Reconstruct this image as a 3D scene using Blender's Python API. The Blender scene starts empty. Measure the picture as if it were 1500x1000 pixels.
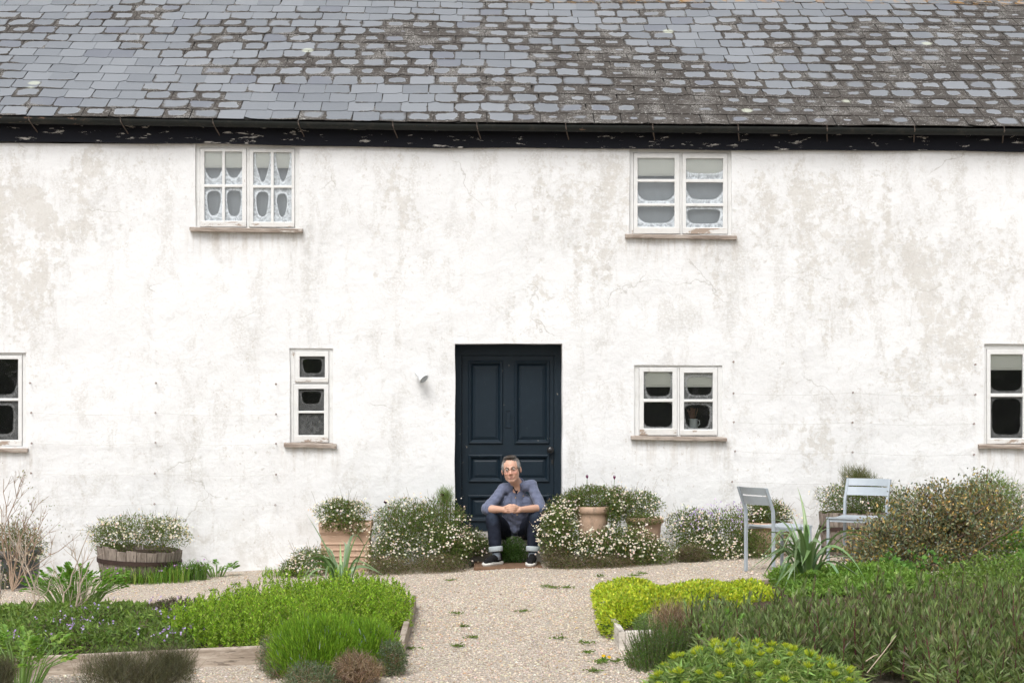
import bpy, bmesh, math, random
import numpy as np
from mathutils import Vector, Matrix, noise as mnoise

R_ = math.radians
random.seed(7)
RNG = np.random.default_rng(7)
sc = bpy.context.scene
COL = sc.collection

# ------------------------------------------------------------------ camera, sky, sun, exposure
CAM_H, CAM_D, FPX, HOR, YAW = 1.59, 17.86, 2500.0, 600.0, R_(1.2)
cam_d = bpy.data.cameras.new('camera'); cam = bpy.data.objects.new('camera', cam_d); COL.objects.link(cam)
cam.location = (0, -CAM_D, CAM_H); cam.rotation_euler = (R_(90), 0, -YAW)
cam_d.sensor_width = 36; cam_d.lens = FPX / 1500 * 36; cam_d.shift_y = (HOR - 500) / 1500
cam_d.clip_end = 500
sc.camera = cam
W = bpy.data.worlds.new('World'); sc.world = W; W.use_nodes = True
wn = W.node_tree; wn.nodes.clear()
sky = wn.nodes.new('ShaderNodeTexSky'); sky.sky_type = 'NISHITA'; sky.sun_disc = False
SUN_EL, SUN_AZ = R_(52), R_(200)          # azimuth: clockwise from +Y (north)
sky.sun_elevation = SUN_EL; sky.sun_rotation = SUN_AZ; sky.dust_density = 4.0; sky.air_density = 1.0
hs = wn.nodes.new('ShaderNodeHueSaturation'); hs.inputs['Saturation'].default_value = 0.22
bg = wn.nodes.new('ShaderNodeBackground'); bg.inputs['Strength'].default_value = 0.13
wo = wn.nodes.new('ShaderNodeOutputWorld')
wn.links.new(sky.outputs[0], hs.inputs['Color']); wn.links.new(hs.outputs[0], bg.inputs[0]); wn.links.new(bg.outputs[0], wo.inputs[0])
sd = bpy.data.lights.new('sun', 'SUN'); sd.energy = 1.5; sd.angle = R_(28); sd.color = (1, 0.99, 0.975)
sun = bpy.data.objects.new('sun', sd); COL.objects.link(sun)
sdir = Vector((math.sin(SUN_AZ) * math.cos(SUN_EL), math.cos(SUN_AZ) * math.cos(SUN_EL), math.sin(SUN_EL)))
sun.rotation_euler = sdir.to_track_quat('Z', 'Y').to_euler()
sun.location = (-4, -12, 15)
sc.view_settings.view_transform = 'Standard'; sc.view_settings.look = 'None'
sc.view_settings.exposure = 0.49; sc.view_settings.gamma = 1.0
sc.render.engine = 'CYCLES'
sc.cycles.max_bounces = 5; sc.cycles.use_adaptive_sampling = True; sc.cycles.adaptive_threshold = 0.03; sc.cycles.transparent_max_bounces = 8

# ------------------------------------------------------------------ pixel (photo 1500x1000) -> world
def ray(px, py):
    u, v = (px - 750) / FPX, (HOR - py) / FPX
    c, s = math.cos(YAW), math.sin(YAW)
    return np.array([u * c + s, -u * s + c, v])
def P(px, py, Y=0.0):
    r = ray(px, py); t = (Y + CAM_D) / r[1]
    return np.array([r[0] * t, Y, CAM_H + r[2] * t])
def zg(x, y=0):                      # the yard rises gently to the right
    return 0.035 * np.clip(x, -8, 8)
def G(px, py):
    r = ray(px, py); t = 14.0
    for _ in range(12):
        t = (CAM_H - zg(r[0] * t)) / -r[2]
    return np.array([r[0] * t, -CAM_D + r[1] * t, CAM_H + r[2] * t])
def PXM(Y):
    return FPX / (CAM_D + Y)

# ------------------------------------------------------------------ object helpers
def link(o, parent=None):
    COL.objects.link(o)
    if parent is not None:
        o.parent = parent
    return o
def thing(name, label, cat, loc=(0, 0, 0), group=None):
    o = bpy.data.objects.new(name, None); COL.objects.link(o); o.location = loc
    o.empty_display_size = 0.1
    o['label'] = label; o['category'] = cat
    if group: o['group'] = group
    return o
def part(name, me, parent=None, mat=None, stuff=False, smooth=False, label=None):
    """me: mesh in WORLD coordinates; re-expressed relative to an (unrotated) parent chain"""
    o = bpy.data.objects.new(name, me)
    if mat is not None:
        me.materials.clear(); me.materials.append(mat)
    if smooth:
        me.polygons.foreach_set('use_smooth', np.ones(len(me.polygons), dtype=bool))
    link(o, parent)
    if parent is not None:
        off = np.array([0.0, 0, 0]); q = parent
        while q is not None:
            off += np.array(q.location); q = q.parent
        o.location = -off
    if stuff: o['kind'] = 'stuff'
    if label: o['label'] = label
    return o
def structure(o):
    o['kind'] = 'structure'; return o
def tag(o, label, cat, group=None):
    o['label'] = label; o['category'] = cat
    if group: o['group'] = group
    return o
def recentre(o, c=None):
    """move the origin of a mesh object to c (default: its own centre) without moving the geometry"""
    me = o.data; n = len(me.vertices); co = np.empty(n * 3, np.float32); me.vertices.foreach_get('co', co); co = co.reshape(-1, 3)
    if c is None:
        c = (co.min(0) + co.max(0)) / 2
    c = np.array(c, float)
    me.vertices.foreach_set('co', (co - c).astype(np.float32).ravel()); o.location = np.array(o.location) + c
    return o
def npmesh(name, V, F, col=None, uv=None, rnd=None):
    """V (n,3); F list of (m,k) int arrays; col (n,3) linear; uv (n,2) per vertex; rnd (n,)"""
    V = np.asarray(V, np.float32)
    me = bpy.data.meshes.new(name)
    if not isinstance(F, list): F = [F]
    F = [np.asarray(f, np.int32) for f in F if len(f)]
    me.vertices.add(len(V)); me.vertices.foreach_set('co', V.ravel())
    nl = sum(f.size for f in F); npoly = sum(len(f) for f in F)
    me.loops.add(nl); me.polygons.add(npoly)
    li = np.concatenate([f.ravel() for f in F])
    me.loops.foreach_set('vertex_index', li)
    tot = np.concatenate([np.full(len(f), f.shape[1], np.int32) for f in F])
    st = np.concatenate([[0], np.cumsum(tot)[:-1]]).astype(np.int32)
    me.polygons.foreach_set('loop_start', st)
    me.polygons.foreach_set('use_smooth', np.zeros(npoly, dtype=bool))
    me.update(calc_edges=True)
    if col is not None:
        a = me.color_attributes.new('col', 'FLOAT_COLOR', 'POINT')
        c4 = np.ones((len(V), 4), np.float32); c4[:, :3] = col
        a.data.foreach_set('color', c4.ravel())
    if rnd is not None:
        a = me.attributes.new('rnd', 'FLOAT', 'POINT'); a.data.foreach_set('value', np.asarray(rnd, np.float32))
    if uv is not None:
        l = me.uv_layers.new(name='UVMap'); l.data.foreach_set('uv', np.asarray(uv, np.float32)[li].ravel())
    return me
class MB:
    """collects polygons"""
    def __init__(s): s.V = []; s.F = {}; s.C = []; s.n = 0
    def add(s, V, F, col=(1, 1, 1)):
        V = np.asarray(V, float).reshape(-1, 3)
        if isinstance(F, list) and not hasattr(F[0], '__len__'): F = [F]
        for f in (F if isinstance(F, list) else [F]):
            f = np.asarray(f, int)
            if f.ndim == 1: f = f[None]
            s.F.setdefault(f.shape[1], []).append(f + s.n)
        s.V.append(V); s.n += len(V)
        c = np.asarray(col, float)
        s.C.append(np.broadcast_to(c, V.shape).copy())
        return s
    def box(s, x0, x1, y0, y1, z0, z1, col=(1, 1, 1)):
        V = [(x, y, z) for z in (z0, z1) for y in (y0, y1) for x in (x0, x1)]
        return s.add(V, [[0, 2, 3, 1], [4, 5, 7, 6], [0, 1, 5, 4], [2, 6, 7, 3], [0, 4, 6, 2], [1, 3, 7, 5]], col)
    def hexa(s, V, col=(1, 1, 1)):
        return s.add(V, [[0, 2, 3, 1], [4, 5, 7, 6], [0, 1, 5, 4], [2, 6, 7, 3], [0, 4, 6, 2], [1, 3, 7, 5]], col)
    def tube(s, pts, rad, k=6, col=(1, 1, 1), cap=True):
        pts = np.asarray(pts, float); m = len(pts); rad = np.broadcast_to(np.asarray(rad, float), (m,))
        T = np.gradient(pts, axis=0); T /= np.linalg.norm(T, axis=1, keepdims=True) + 1e-9
        ref = np.array([0.0, 0, 1]) if abs(T[:, 2]).mean() < 0.8 else np.array([1.0, 0, 0])
        A = np.cross(T, ref); A /= np.linalg.norm(A, axis=1, keepdims=True) + 1e-9
        B = np.cross(T, A); a = np.arange(k) * 2 * math.pi / k
        V = pts[:, None] + rad[:, None, None] * (np.cos(a)[None, :, None] * A[:, None] + np.sin(a)[None, :, None] * B[:, None])
        i = np.arange(m - 1)[:, None] * k; j = np.arange(k)[None]; j2 = (j + 1) % k
        F = np.stack([i + j, i + j2, i + k + j2, i + k + j], -1).reshape(-1, 4)
        s.add(V.reshape(-1, 3), F, col)
        if cap:
            s.F.setdefault(k, []).append(np.array([[*(range(k - 1, -1, -1))], [*range((m - 1) * k, m * k)]]) + s.n - m * k)
        return s
    def lathe(s, prof, c, k=28, col=(1, 1, 1), a0=0, a1=2 * math.pi):
        prof = np.asarray(prof, float); m = len(prof); a = a0 + (a1 - a0) * np.arange(k) / k
        V = np.stack([np.cos(a)[None] * prof[:, :1], np.sin(a)[None] * prof[:, :1], np.repeat(prof[:, 1:2], k, 1)], -1) + np.asarray(c, float)
        i = np.arange(m - 1)[:, None] * k; j = np.arange(k)[None]; j2 = (j + 1) % k
        return s.add(V.reshape(-1, 3), np.stack([i + j, i + j2, i + k + j2, i + k + j], -1).reshape(-1, 4), col)
    def mesh(s, name, colors=False, uv=None):
        F = [np.concatenate(f) for f in s.F.values()]
        return npmesh(name, np.concatenate(s.V), F, np.concatenate(s.C) if colors else None, uv)

def bevel(o, w=0.003, seg=2):
    m = o.modifiers.new('bevel', 'BEVEL'); m.width = w; m.segments = seg; m.limit_method = 'ANGLE'; return o

# ------------------------------------------------------------------ material helpers
def new_mat(name):
    m = bpy.data.materials.new(name); m.use_nodes = True; nt = m.node_tree; nt.nodes.clear()
    return m, nt
def nd(nt, t, ins=None, **at):
    n = nt.nodes.new(t)
    for k, v in at.items(): setattr(n, k, v)
    for k, v in (ins or {}).items():
        s = n.inputs[k]
        if isinstance(v, bpy.types.NodeSocket): nt.links.new(v, s)
        else:
            if isinstance(v, (tuple, list)) and len(v) == 3 and s.type == 'RGBA': v = (*v, 1)
            s.default_value = v
    return n
def ma(nt, op, a, b=0.0, c=None, clamp=False):
    ins = {0: a, 1: b}
    if c is not None: ins[2] = c
    return nd(nt, 'ShaderNodeMath', ins, operation=op, use_clamp=clamp).outputs[0]
def mixc(nt, f, a, b, mode='MIX'):
    n = nd(nt, 'ShaderNodeMix', None, data_type='RGBA', blend_type=mode)
    for i, v in ((0, f), (6, a), (7, b)):
        s = n.inputs[i]
        if isinstance(v, bpy.types.NodeSocket): nt.links.new(v, s)
        else: s.default_value = (*v, 1) if isinstance(v, (tuple, list)) and len(v) == 3 else v
    return n.outputs[2]
def sstep(nt, x, lo, hi, a=0.0, b=1.0):
    return nd(nt, 'ShaderNodeMapRange', {0: x, 1: lo, 2: hi, 3: a, 4: b}, interpolation_type='SMOOTHSTEP').outputs[0]
def noise(nt, vec, scale, detail=4, rough=0.55, dist=0.0):
    return nd(nt, 'ShaderNodeTexNoise', {'Vector': vec, 'Scale': scale, 'Detail': detail, 'Roughness': rough, 'Distortion': dist}).outputs[0]
def coords(nt, scale=(1, 1, 1), which='Object'):
    t = nd(nt, 'ShaderNodeTexCoord').outputs[which]
    return nd(nt, 'ShaderNodeMapping', {'Vector': t, 'Scale': scale}).outputs[0]
def wpos(nt, scale=(1, 1, 1)):
    t = nd(nt, 'ShaderNodeNewGeometry').outputs['Position']
    return nd(nt, 'ShaderNodeVectorMath', {0: t, 1: scale}, operation='MULTIPLY').outputs[0]
def bumpn(nt, h, strength=0.3, dist=0.01):
    return nd(nt, 'ShaderNodeBump', {'Height': h, 'Strength': strength, 'Distance': dist}).outputs[0]
def finish(nt, col, rough=0.7, normal=None, spec=0.4, metal=0.0, **kw):
    ins = {'Base Color': col, 'Roughness': rough, 'Specular IOR Level': spec, 'Metallic': metal}
    ins.update(kw)
    if normal is not None: ins['Normal'] = normal
    b = nd(nt, 'ShaderNodeBsdfPrincipled', ins)
    o = nd(nt, 'ShaderNodeOutputMaterial', {0: b.outputs[0]})
    return b
def simple(name, col, rough=0.6, var=0.15, scale=20, spec=0.4, metal=0.0, bump=0.15, bdist=0.004):
    m, nt = new_mat(name); v = coords(nt)
    n = noise(nt, v, scale, 5, 0.6)
    c = mixc(nt, n, tuple(x * (1 - var) for x in col), tuple(min(1, x * (1 + var)) for x in col))
    finish(nt, c, rough, bumpn(nt, n, bump, bdist), spec, metal)
    return m

# ------------------------------------------------------------------ openings of the front wall
def rectP(x0, x1, y0, y1, Y=0.0):
    a = P(x0, y1, Y); b = P(x1, y0, Y)
    return a[0], b[0], a[2], b[2]
OPEN = {  # opening in the wall face (photo pixels)
    'w1': (286, 438, 205, 334), 'w2': (922, 1072, 205, 344), 'w3': (424.5, 488, 510, 650), 'w4': (929, 1058, 535, 640),
    'w5': (-92, 38.5, 516, 656), 'w6': (1441.5, 1574, 506, 652), 'door': (666.5, 824, 503, 850)}
OR = {k: rectP(*v) for k, v in OPEN.items()}

# ------------------------------------------------------------------ materials of the setting
def mat_wall():
    m, nt = new_mat('limewashed_render')
    v = wpos(nt); vz = wpos(nt, (1, 1, 0.5)); vst = wpos(nt, (1, 1, 0.16))
    sx = nd(nt, 'ShaderNodeSeparateXYZ', {0: v}); X, Z = sx.outputs[0], sx.outputs[2]
    big = noise(nt, vz, 0.42, 3, 0.5)
    mid = noise(nt, vz, 1.9, 6, 0.62, 0.4)
    fine = noise(nt, v, 11, 8, 0.72)
    grit = noise(nt, v, 46, 4, 0.6)
    # where the limewash has worn off to the beige coat: mostly high up, at the ends and in a few places of its own
    def spot(cx, cz, rx, rz):
        dx = ma(nt, 'DIVIDE', ma(nt, 'SUBTRACT', X, cx), rx); dz = ma(nt, 'DIVIDE', ma(nt, 'SUBTRACT', Z, cz), rz)
        d = ma(nt, 'ADD', ma(nt, 'MULTIPLY', dx, dx), ma(nt, 'MULTIPLY', dz, dz))
        return sstep(nt, d, 0.0, 1.0, 1.0, 0.0)
    wear = ma(nt, 'MULTIPLY', sstep(nt, Z, 1.2, 3.8), 0.05)
    for cx, cz, rx, rz, k in ((-5.2, 3.3, 1.1, 1.6, 0.16), (1.25, 3.7, 0.85, 0.8, 0.13), (3.4, 3.2, 1.5, 1.4, 0.11),
                              (5.1, 3.2, 1.0, 1.4, 0.09), (-4.3, 0.75, 1.0, 0.4, 0.10), (-2.9, 1.0, 0.7, 0.7, 0.07),
                              (4.9, 2.0, 0.6, 0.9, 0.10), (-4.0, 3.8, 0.8, 0.7, 0.10), (3.7, 1.4, 0.9, 0.5, 0.07), (-0.9, 3.4, 0.8, 1.0, 0.05)):
        wear = ma(nt, 'ADD', wear, ma(nt, 'MULTIPLY', spot(cx, cz, rx, rz), k * 0.72))
    t = ma(nt, 'ADD', ma(nt, 'MULTIPLY', mid, 0.52), ma(nt, 'MULTIPLY', fine, 0.48))
    t = ma(nt, 'ADD', ma(nt, 'ADD', t, ma(nt, 'MULTIPLY', ma(nt, 'SUBTRACT', big, 0.5), 0.25)), wear)
    bare = sstep(nt, t, 0.62, 0.675)
    flk = sstep(nt, ma(nt, 'ADD', grit, ma(nt, 'MULTIPLY', bare, -0.1)), 0.56, 0.66)
    bare = ma(nt, 'MULTIPLY', bare, ma(nt, 'SUBTRACT', 1.0, ma(nt, 'MULTIPLY', flk, 0.8)))
    # faint grey weather stains running down
    st = noise(nt, vst, 3.2, 6, 0.65)
    stain = ma(nt, 'MULTIPLY', sstep(nt, ma(nt, 'ADD', st, ma(nt, 'MULTIPLY', wear, 0.5)), 0.56, 0.76), sstep(nt, fine, 0.42, 0.62))
    white = mixc(nt, noise(nt, v, 2.3, 4), (0.705, 0.706, 0.706), (0.755, 0.757, 0.76))
    col = mixc(nt, ma(nt, 'MULTIPLY', stain, 0.55), white, (0.44, 0.435, 0.42))
    beige = mixc(nt, noise(nt, v, 7, 4), (0.545, 0.52, 0.482), (0.61, 0.588, 0.552))
    col = mixc(nt, ma(nt, 'MULTIPLY', bare, 0.70), col, beige)
    mot = noise(nt, vz, 4.2, 8, 0.78, 0.5)
    motm = ma(nt, 'MULTIPLY', sstep(nt, ma(nt, 'ADD', ma(nt, 'MULTIPLY', mot, 0.7), ma(nt, 'ADD', ma(nt, 'MULTIPLY', st, 0.3), ma(nt, 'MULTIPLY', wear, 0.35))), 0.50, 0.60), sstep(nt, grit, 0.36, 0.56))
    col = mixc(nt, ma(nt, 'MULTIPLY', motm, 0.5), col, mixc(nt, noise(nt, v, 1.3, 3), (0.50, 0.485, 0.455), (0.56, 0.535, 0.50)))
    flake = ma(nt, 'MULTIPLY', sstep(nt, noise(nt, v, 17, 6, 0.7), 0.60, 0.64), sstep(nt, noise(nt, vz, 1.1, 4), 0.47, 0.6))
    col = mixc(nt, ma(nt, 'MULTIPLY', flake, 0.55), col, (0.46, 0.42, 0.37))
    # specks of grey algae on the bare coat
    col = mixc(nt, ma(nt, 'MULTIPLY', ma(nt, 'MULTIPLY', sstep(nt, grit, 0.60, 0.7), sstep(nt, mid, 0.5, 0.65)), 0.5), col, (0.42, 0.41, 0.38))
    # splash-back staining at the foot of the wall (its own mud, follows the ground line) and under the eaves board
    foot = ma(nt, 'MULTIPLY', sstep(nt, Z, 0.05, 0.75, 1.0, 0.0), sstep(nt, noise(nt, v, 3.0, 6, 0.7), 0.45, 0.62))
    col = mixc(nt, ma(nt, 'MULTIPLY', foot, 0.4), col, (0.5, 0.475, 0.43))
    # rust and soot runs below the sills
    runs = noise(nt, wpos(nt, (1, 1, 0.10)), 9, 6, 0.7)
    for kx in ('w1', 'w2', 'w3', 'w4', 'w5', 'w6'):
        a_, b_, c_, d_ = OR[kx]
        mx_ = ma(nt, 'MULTIPLY', sstep(nt, X, a_ - .14, a_ - .02), sstep(nt, X, b_ + .02, b_ + .14, 1.0, 0.0))
        mz_ = ma(nt, 'MULTIPLY', sstep(nt, Z, c_ - .45, c_ - .05), ma(nt, 'LESS_THAN', Z, c_ + .02))
        k_ = ma(nt, 'MULTIPLY', ma(nt, 'MULTIPLY', mx_, mz_), sstep(nt, runs, 0.44, 0.62))
        col = mixc(nt, ma(nt, 'MULTIPLY', k_, 0.42), col, (0.40, 0.34, 0.27))
    # hair cracks
    dv = nd(nt, 'ShaderNodeVectorMath', {0: v, 1: nd(nt, 'ShaderNodeVectorMath', {0: nd(nt, 'ShaderNodeTexNoise', {'Vector': v, 'Scale': 2.5, 'Detail': 5}).outputs[1], 1: (0.6, 0.6, 0.6)}, operation='MULTIPLY').outputs[0]}, operation='ADD').outputs[0]
    vo = nd(nt, 'ShaderNodeTexVoronoi', {'Vector': dv, 'Scale': 0.75}, feature='DISTANCE_TO_EDGE').outputs[0]
    crack = ma(nt, 'MULTIPLY', sstep(nt, vo, 0.0, 0.007, 1.0, 0.0), sstep(nt, noise(nt, v, 0.9, 3), 0.54, 0.62))
    col = mixc(nt, ma(nt, 'MULTIPLY', crack, 0.45), col, (0.33, 0.30, 0.26))
    h = ma(nt, 'ADD', ma(nt, 'MULTIPLY', noise(nt, v, 3.5, 8, 0.6), 1.0), ma(nt, 'MULTIPLY', ma(nt, 'ADD', bare, crack), -0.06))
    h = ma(nt, 'ADD', h, ma(nt, 'MULTIPLY', fine, 0.12))
    finish(nt, col, 0.92, bumpn(nt, h, 0.7, 0.035), 0.2)
    return m
def mat_slate():
    m, nt = new_mat('weathered_slate')
    v = wpos(nt)
    uv = nd(nt, 'ShaderNodeUVMap').outputs[0]; su = nd(nt, 'ShaderNodeSeparateXYZ', {0: uv}); U, Vv = su.outputs[0], su.outputs[1]
    rnd = nd(nt, 'ShaderNodeAttribute', attribute_name='rnd').outputs['Fac']
    sx = nd(nt, 'ShaderNodeSeparateXYZ', {0: v}); X, Y = sx.outputs[0], sx.outputs[1]
    # rounded-rectangle distance from the slate's rim, 0 at the rim
    a = ma(nt, 'ABSOLUTE', ma(nt, 'MULTIPLY_ADD', U, 2.0, -1.0)); b = ma(nt, 'ABSOLUTE', ma(nt, 'MULTIPLY_ADD', Vv, 2.0, -1.12))
    e = ma(nt, 'POWER', ma(nt, 'ADD', ma(nt, 'POWER', a, 8.0), ma(nt, 'POWER', b, 5.0)), 0.15)
    e = ma(nt, 'SUBTRACT', 1.0, e)
    e_oval = ma(nt, 'SUBTRACT', 1.0, ma(nt, 'POWER', ma(nt, 'ADD', ma(nt, 'POWER', a, 2.6), ma(nt, 'POWER', b, 2.2)), 0.42))
    n1 = noise(nt, v, 9, 5, 0.6); n2 = noise(nt, v, 60, 5, 0.7); big = noise(nt, v, 0.55, 4, 0.6)
    # the lichen-grown areas: below the middle and to the right
    fld = ma(nt, 'ADD', ma(nt, 'MULTIPLY', sstep(nt, X, -4.9, 0.0), 0.25), ma(nt, 'MULTIPLY', sstep(nt, X, 1.0, 3.4), 0.14))
    fld = ma(nt, 'ADD', fld, ma(nt, 'MULTIPLY', sstep(nt, Y, 0.0, 3.3, 1.0, 0.0), 0.20))
    cl = ma(nt, 'MULTIPLY', sstep(nt, Y, 2.2, 3.2), 0.18)
    dirt = ma(nt, 'ADD', ma(nt, 'ADD', fld, ma(nt, 'MULTIPLY', ma(nt, 'SUBTRACT', big, 0.5), 3.2)), ma(nt, 'MULTIPLY', ma(nt, 'SUBTRACT', rnd, 0.5), 0.5))
    dirt = ma(nt, 'SUBTRACT', dirt, cl)
    thr = ma(nt, 'MULTIPLY_ADD', dirt, 0.95, -0.12)
    wid = ma(nt, 'MULTIPLY_ADD', ma(nt, 'POWER', ma(nt, 'FRACT', ma(nt, 'MULTIPLY', rnd, 13.7)), 3.0), 0.20, 0.02)
    ov = ma(nt, 'MULTIPLY', sstep(nt, dirt, 0.1, 0.6), ma(nt, 'FRACT', ma(nt, 'MULTIPLY', rnd, 5.3)))
    e = ma(nt, 'ADD', ma(nt, 'MULTIPLY', e, ma(nt, 'SUBTRACT', 1.0, ov)), ma(nt, 'MULTIPLY', e_oval, ov))
    na = sstep(nt, dirt, -0.05, 0.25, 0.25, 1.0)
    x = ma(nt, 'ADD', ma(nt, 'SUBTRACT', e, thr), ma(nt, 'MULTIPLY', na, ma(nt, 'MULTIPLY', ma(nt, 'SUBTRACT', n1, 0.5), 0.62)))
    x = ma(nt, 'ADD', x, ma(nt, 'MULTIPLY', na, ma(nt, 'MULTIPLY', ma(nt, 'SUBTRACT', n2, 0.5), 0.22)))
    clean = sstep(nt, x, ma(nt, 'MULTIPLY', wid, -1.0), wid)
    base = mixc(nt, ma(nt, 'FRACT', ma(nt, 'MULTIPLY', rnd, 7.13)), (0.143, 0.158, 0.176), (0.208, 0.224, 0.243))
    base = mixc(nt, ma(nt, 'MULTIPLY', ma(nt, 'GREATER_THAN', ma(nt, 'FRACT', ma(nt, 'MULTIPLY', rnd, 31.7)), 0.93), 0.8), base, (0.125, 0.137, 0.165))
    base = mixc(nt, ma(nt, 'MULTIPLY', n2, 0.25), base, (0.36, 0.36, 0.37))
    lich = mixc(nt, noise(nt, v, 5, 4), (0.036, 0.032, 0.029), (0.085, 0.074, 0.064))
    lich = mixc(nt, ma(nt, 'MULTIPLY', sstep(nt, noise(nt, v, 34, 5, 0.75), 0.57, 0.66), 0.8), lich, (0.42, 0.41, 0.39))
    rim = ma(nt, 'MULTIPLY', sstep(nt, ma(nt, 'ABSOLUTE', ma(nt, 'SUBTRACT', x, 0.07)), 0.0, 0.07, 1.0, 0.0), sstep(nt, dirt, 0.15, 0.5))
    base = mixc(nt, ma(nt, 'MULTIPLY', rim, 0.22), base, (0.46, 0.47, 0.49))
    col = mixc(nt, clean, lich, base)
    col = mixc(nt, ma(nt, 'MULTIPLY', ma(nt, 'MULTIPLY', sstep(nt, noise(nt, v, 2.2, 5, 0.7), 0.5, 0.64), sstep(nt, noise(nt, v, 70, 4, 0.7), 0.48, 0.6)), ma(nt, 'SUBTRACT', 0.75, ma(nt, 'MULTIPLY', clean, 0.6))), col, (0.40, 0.39, 0.37))
    # pale green rosettes
    vr = nd(nt, 'ShaderNodeTexVoronoi', {'Vector': v, 'Scale': 1.7, 'Randomness': 1.0})
    sel = ma(nt, 'GREATER_THAN', nd(nt, 'ShaderNodeSeparateXYZ', {0: vr.outputs['Color']}).outputs[0], 0.72)
    ros = ma(nt, 'MULTIPLY', sstep(nt, ma(nt, 'ADD', vr.outputs['Distance'], ma(nt, 'MULTIPLY', ma(nt, 'SUBTRACT', n2, 0.5), 0.12)), 0.085, 0.13, 1.0, 0.0), sel)
    col = mixc(nt, ma(nt, 'MULTIPLY', ros, 0.8), col, mixc(nt, n2, (0.30, 0.33, 0.25), (0.62, 0.63, 0.55)))
    # orange lichen towards the ridge
    org = ma(nt, 'MULTIPLY', ma(nt, 'MULTIPLY', sstep(nt, Y, 3.15, 3.45), sstep(nt, noise(nt, v, 8, 5, 0.7), 0.52, 0.6)), sstep(nt, X, 0.0, 1.5))
    col = mixc(nt, ma(nt, 'MULTIPLY', org, 0.85), col, (0.50, 0.25, 0.04))
    rough = mixc(nt, clean, (0.95,) * 3, (0.55,) * 3)
    h = ma(nt, 'ADD', ma(nt, 'MULTIPLY', n2, 0.5), ma(nt, 'MULTIPLY', clean, -0.12))
    finish(nt, col, rough, bumpn(nt, h, 0.35, 0.004), 0.35)
    return m
def mat_paint(name, paint, under, flake=0.62, scale=6, stretch=(0.25, 1, 1), rough=0.5, dirty=None, chip_hi=0.03, spec=0.4):
    m, nt = new_mat(name)
    v = wpos(nt, stretch); v1 = wpos(nt)
    a = noise(nt, v, scale, 8, 0.72, 0.3); b = noise(nt, v1, 3.0, 4)
    chip = sstep(nt, ma(nt, 'ADD', a, ma(nt, 'MULTIPLY', ma(nt, 'SUBTRACT', b, 0.5), 0.2)), flake, flake + chip_hi)
    p = mixc(nt, noise(nt, v1, 15, 5), tuple(x * 0.88 for x in paint), tuple(min(1, x * 1.08) for x in paint))
    if dirty is not None:
        p = mixc(nt, ma(nt, 'MULTIPLY', sstep(nt, noise(nt, v1, 8, 6, 0.7), 0.5, 0.7), 0.5), p, dirty)
    col = mixc(nt, chip, p, under)
    h = ma(nt, 'ADD', ma(nt, 'MULTIPLY', chip, -1.0), ma(nt, 'MULTIPLY', noise(nt, v, scale * 4, 4), 0.5))
    finish(nt, col, rough, bumpn(nt, h, 0.4, 0.002), spec)
    return m
def mat_wood(name, c1, c2, paint=None, stretch=(0.15, 1, 1), scale=26, flake=0.6, rough=0.85):
    m, nt = new_mat(name)
    v = wpos(nt, stretch); v1 = wpos(nt)
    g = noise(nt, v, scale, 8, 0.7, 0.6)
    col = mixc(nt, sstep(nt, g, 0.3, 0.7), c1, c2)
    col = mixc(nt, ma(nt, 'MULTIPLY', sstep(nt, noise(nt, v, scale * 2.4, 4), 0.58, 0.68), 0.7), col, tuple(x * 0.35 for x in c1))
    if paint is not None:
        col = mixc(nt, sstep(nt, noise(nt, v, 7, 8, 0.7), flake, flake + 0.04), col, paint)
    finish(nt, col, rough, bumpn(nt, g, 0.6, 0.004), 0.25)
    return m
M = {}
M['wall'] = mat_wall(); M['slate'] = mat_slate()
M['fascia'] = mat_paint('black_eaves_paint', (0.010, 0.011, 0.016), (0.45, 0.43, 0.40), 0.60, 20, (0.2, 1, 1), 0.6, chip_hi=0.02, spec=0.12)
M['gutter'] = mat_paint('black_gutter_iron', (0.016, 0.018, 0.017), (0.16, 0.10, 0.07), 0.64, 7, (0.3, 1, 1), 0.6, (0.05, 0.046, 0.038), spec=0.2)
M['door'] = mat_paint('dark_blue_door_paint', (0.0058, 0.0145, 0.0235), (0.30, 0.27, 0.22), 0.675, 16, (1, 1, 1), 0.5, (0.010, 0.021, 0.032), 0.02, 0.28)
M['white'] = mat_paint('white_window_paint', (0.69, 0.69, 0.68), (0.33, 0.265, 0.21), 0.655, 8, (1, 1, 0.5), 0.5, (0.55, 0.54, 0.51), 0.03)
M['rail'] = mat_paint('flaking_white_rail_paint', (0.64, 0.63, 0.61), (0.33, 0.26, 0.21), 0.535, 7, (0.35, 1, 1), 0.6, (0.58, 0.55, 0.5), 0.03)
M['sill'] = mat_wood('grey_sill_wood', (0.20, 0.155, 0.125), (0.46, 0.40, 0.35), (0.66, 0.64, 0.60), (0.12, 1, 1), 24, 0.60)
M['board'] = mat_wood('weathered_bed_board', (0.24, 0.19, 0.145), (0.50, 0.43, 0.36), None, (0.2, 0.2, 1), 22)
M['board_pale'] = mat_wood('bleached_bed_board', (0.40, 0.36, 0.31), (0.68, 0.64, 0.58), None, (0.2, 0.2, 1), 22)
M['stave'] = mat_wood('old_barrel_stave', (0.13, 0.105, 0.085), (0.33, 0.28, 0.24), None, (1, 1, 0.12), 30)
M['hoop'] = simple('rusty_hoop_iron', (0.055, 0.034, 0.028), 0.75, 0.5, 14, 0.4, 0.3)
M['dark'] = simple('painted_room_shade', (0.028, 0.027, 0.026), 0.9)  # interior shade put into the base colour
M['blind'] = simple('cream_blind_cloth', (0.90, 0.90, 0.83), 0.9, 0.04, 8)
M['pale_sheet'] = simple('added_grey_sheet', (0.60, 0.645, 0.69), 0.9, 0.05, 6)  # tone of the sheet added to lighten the upper panes
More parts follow.
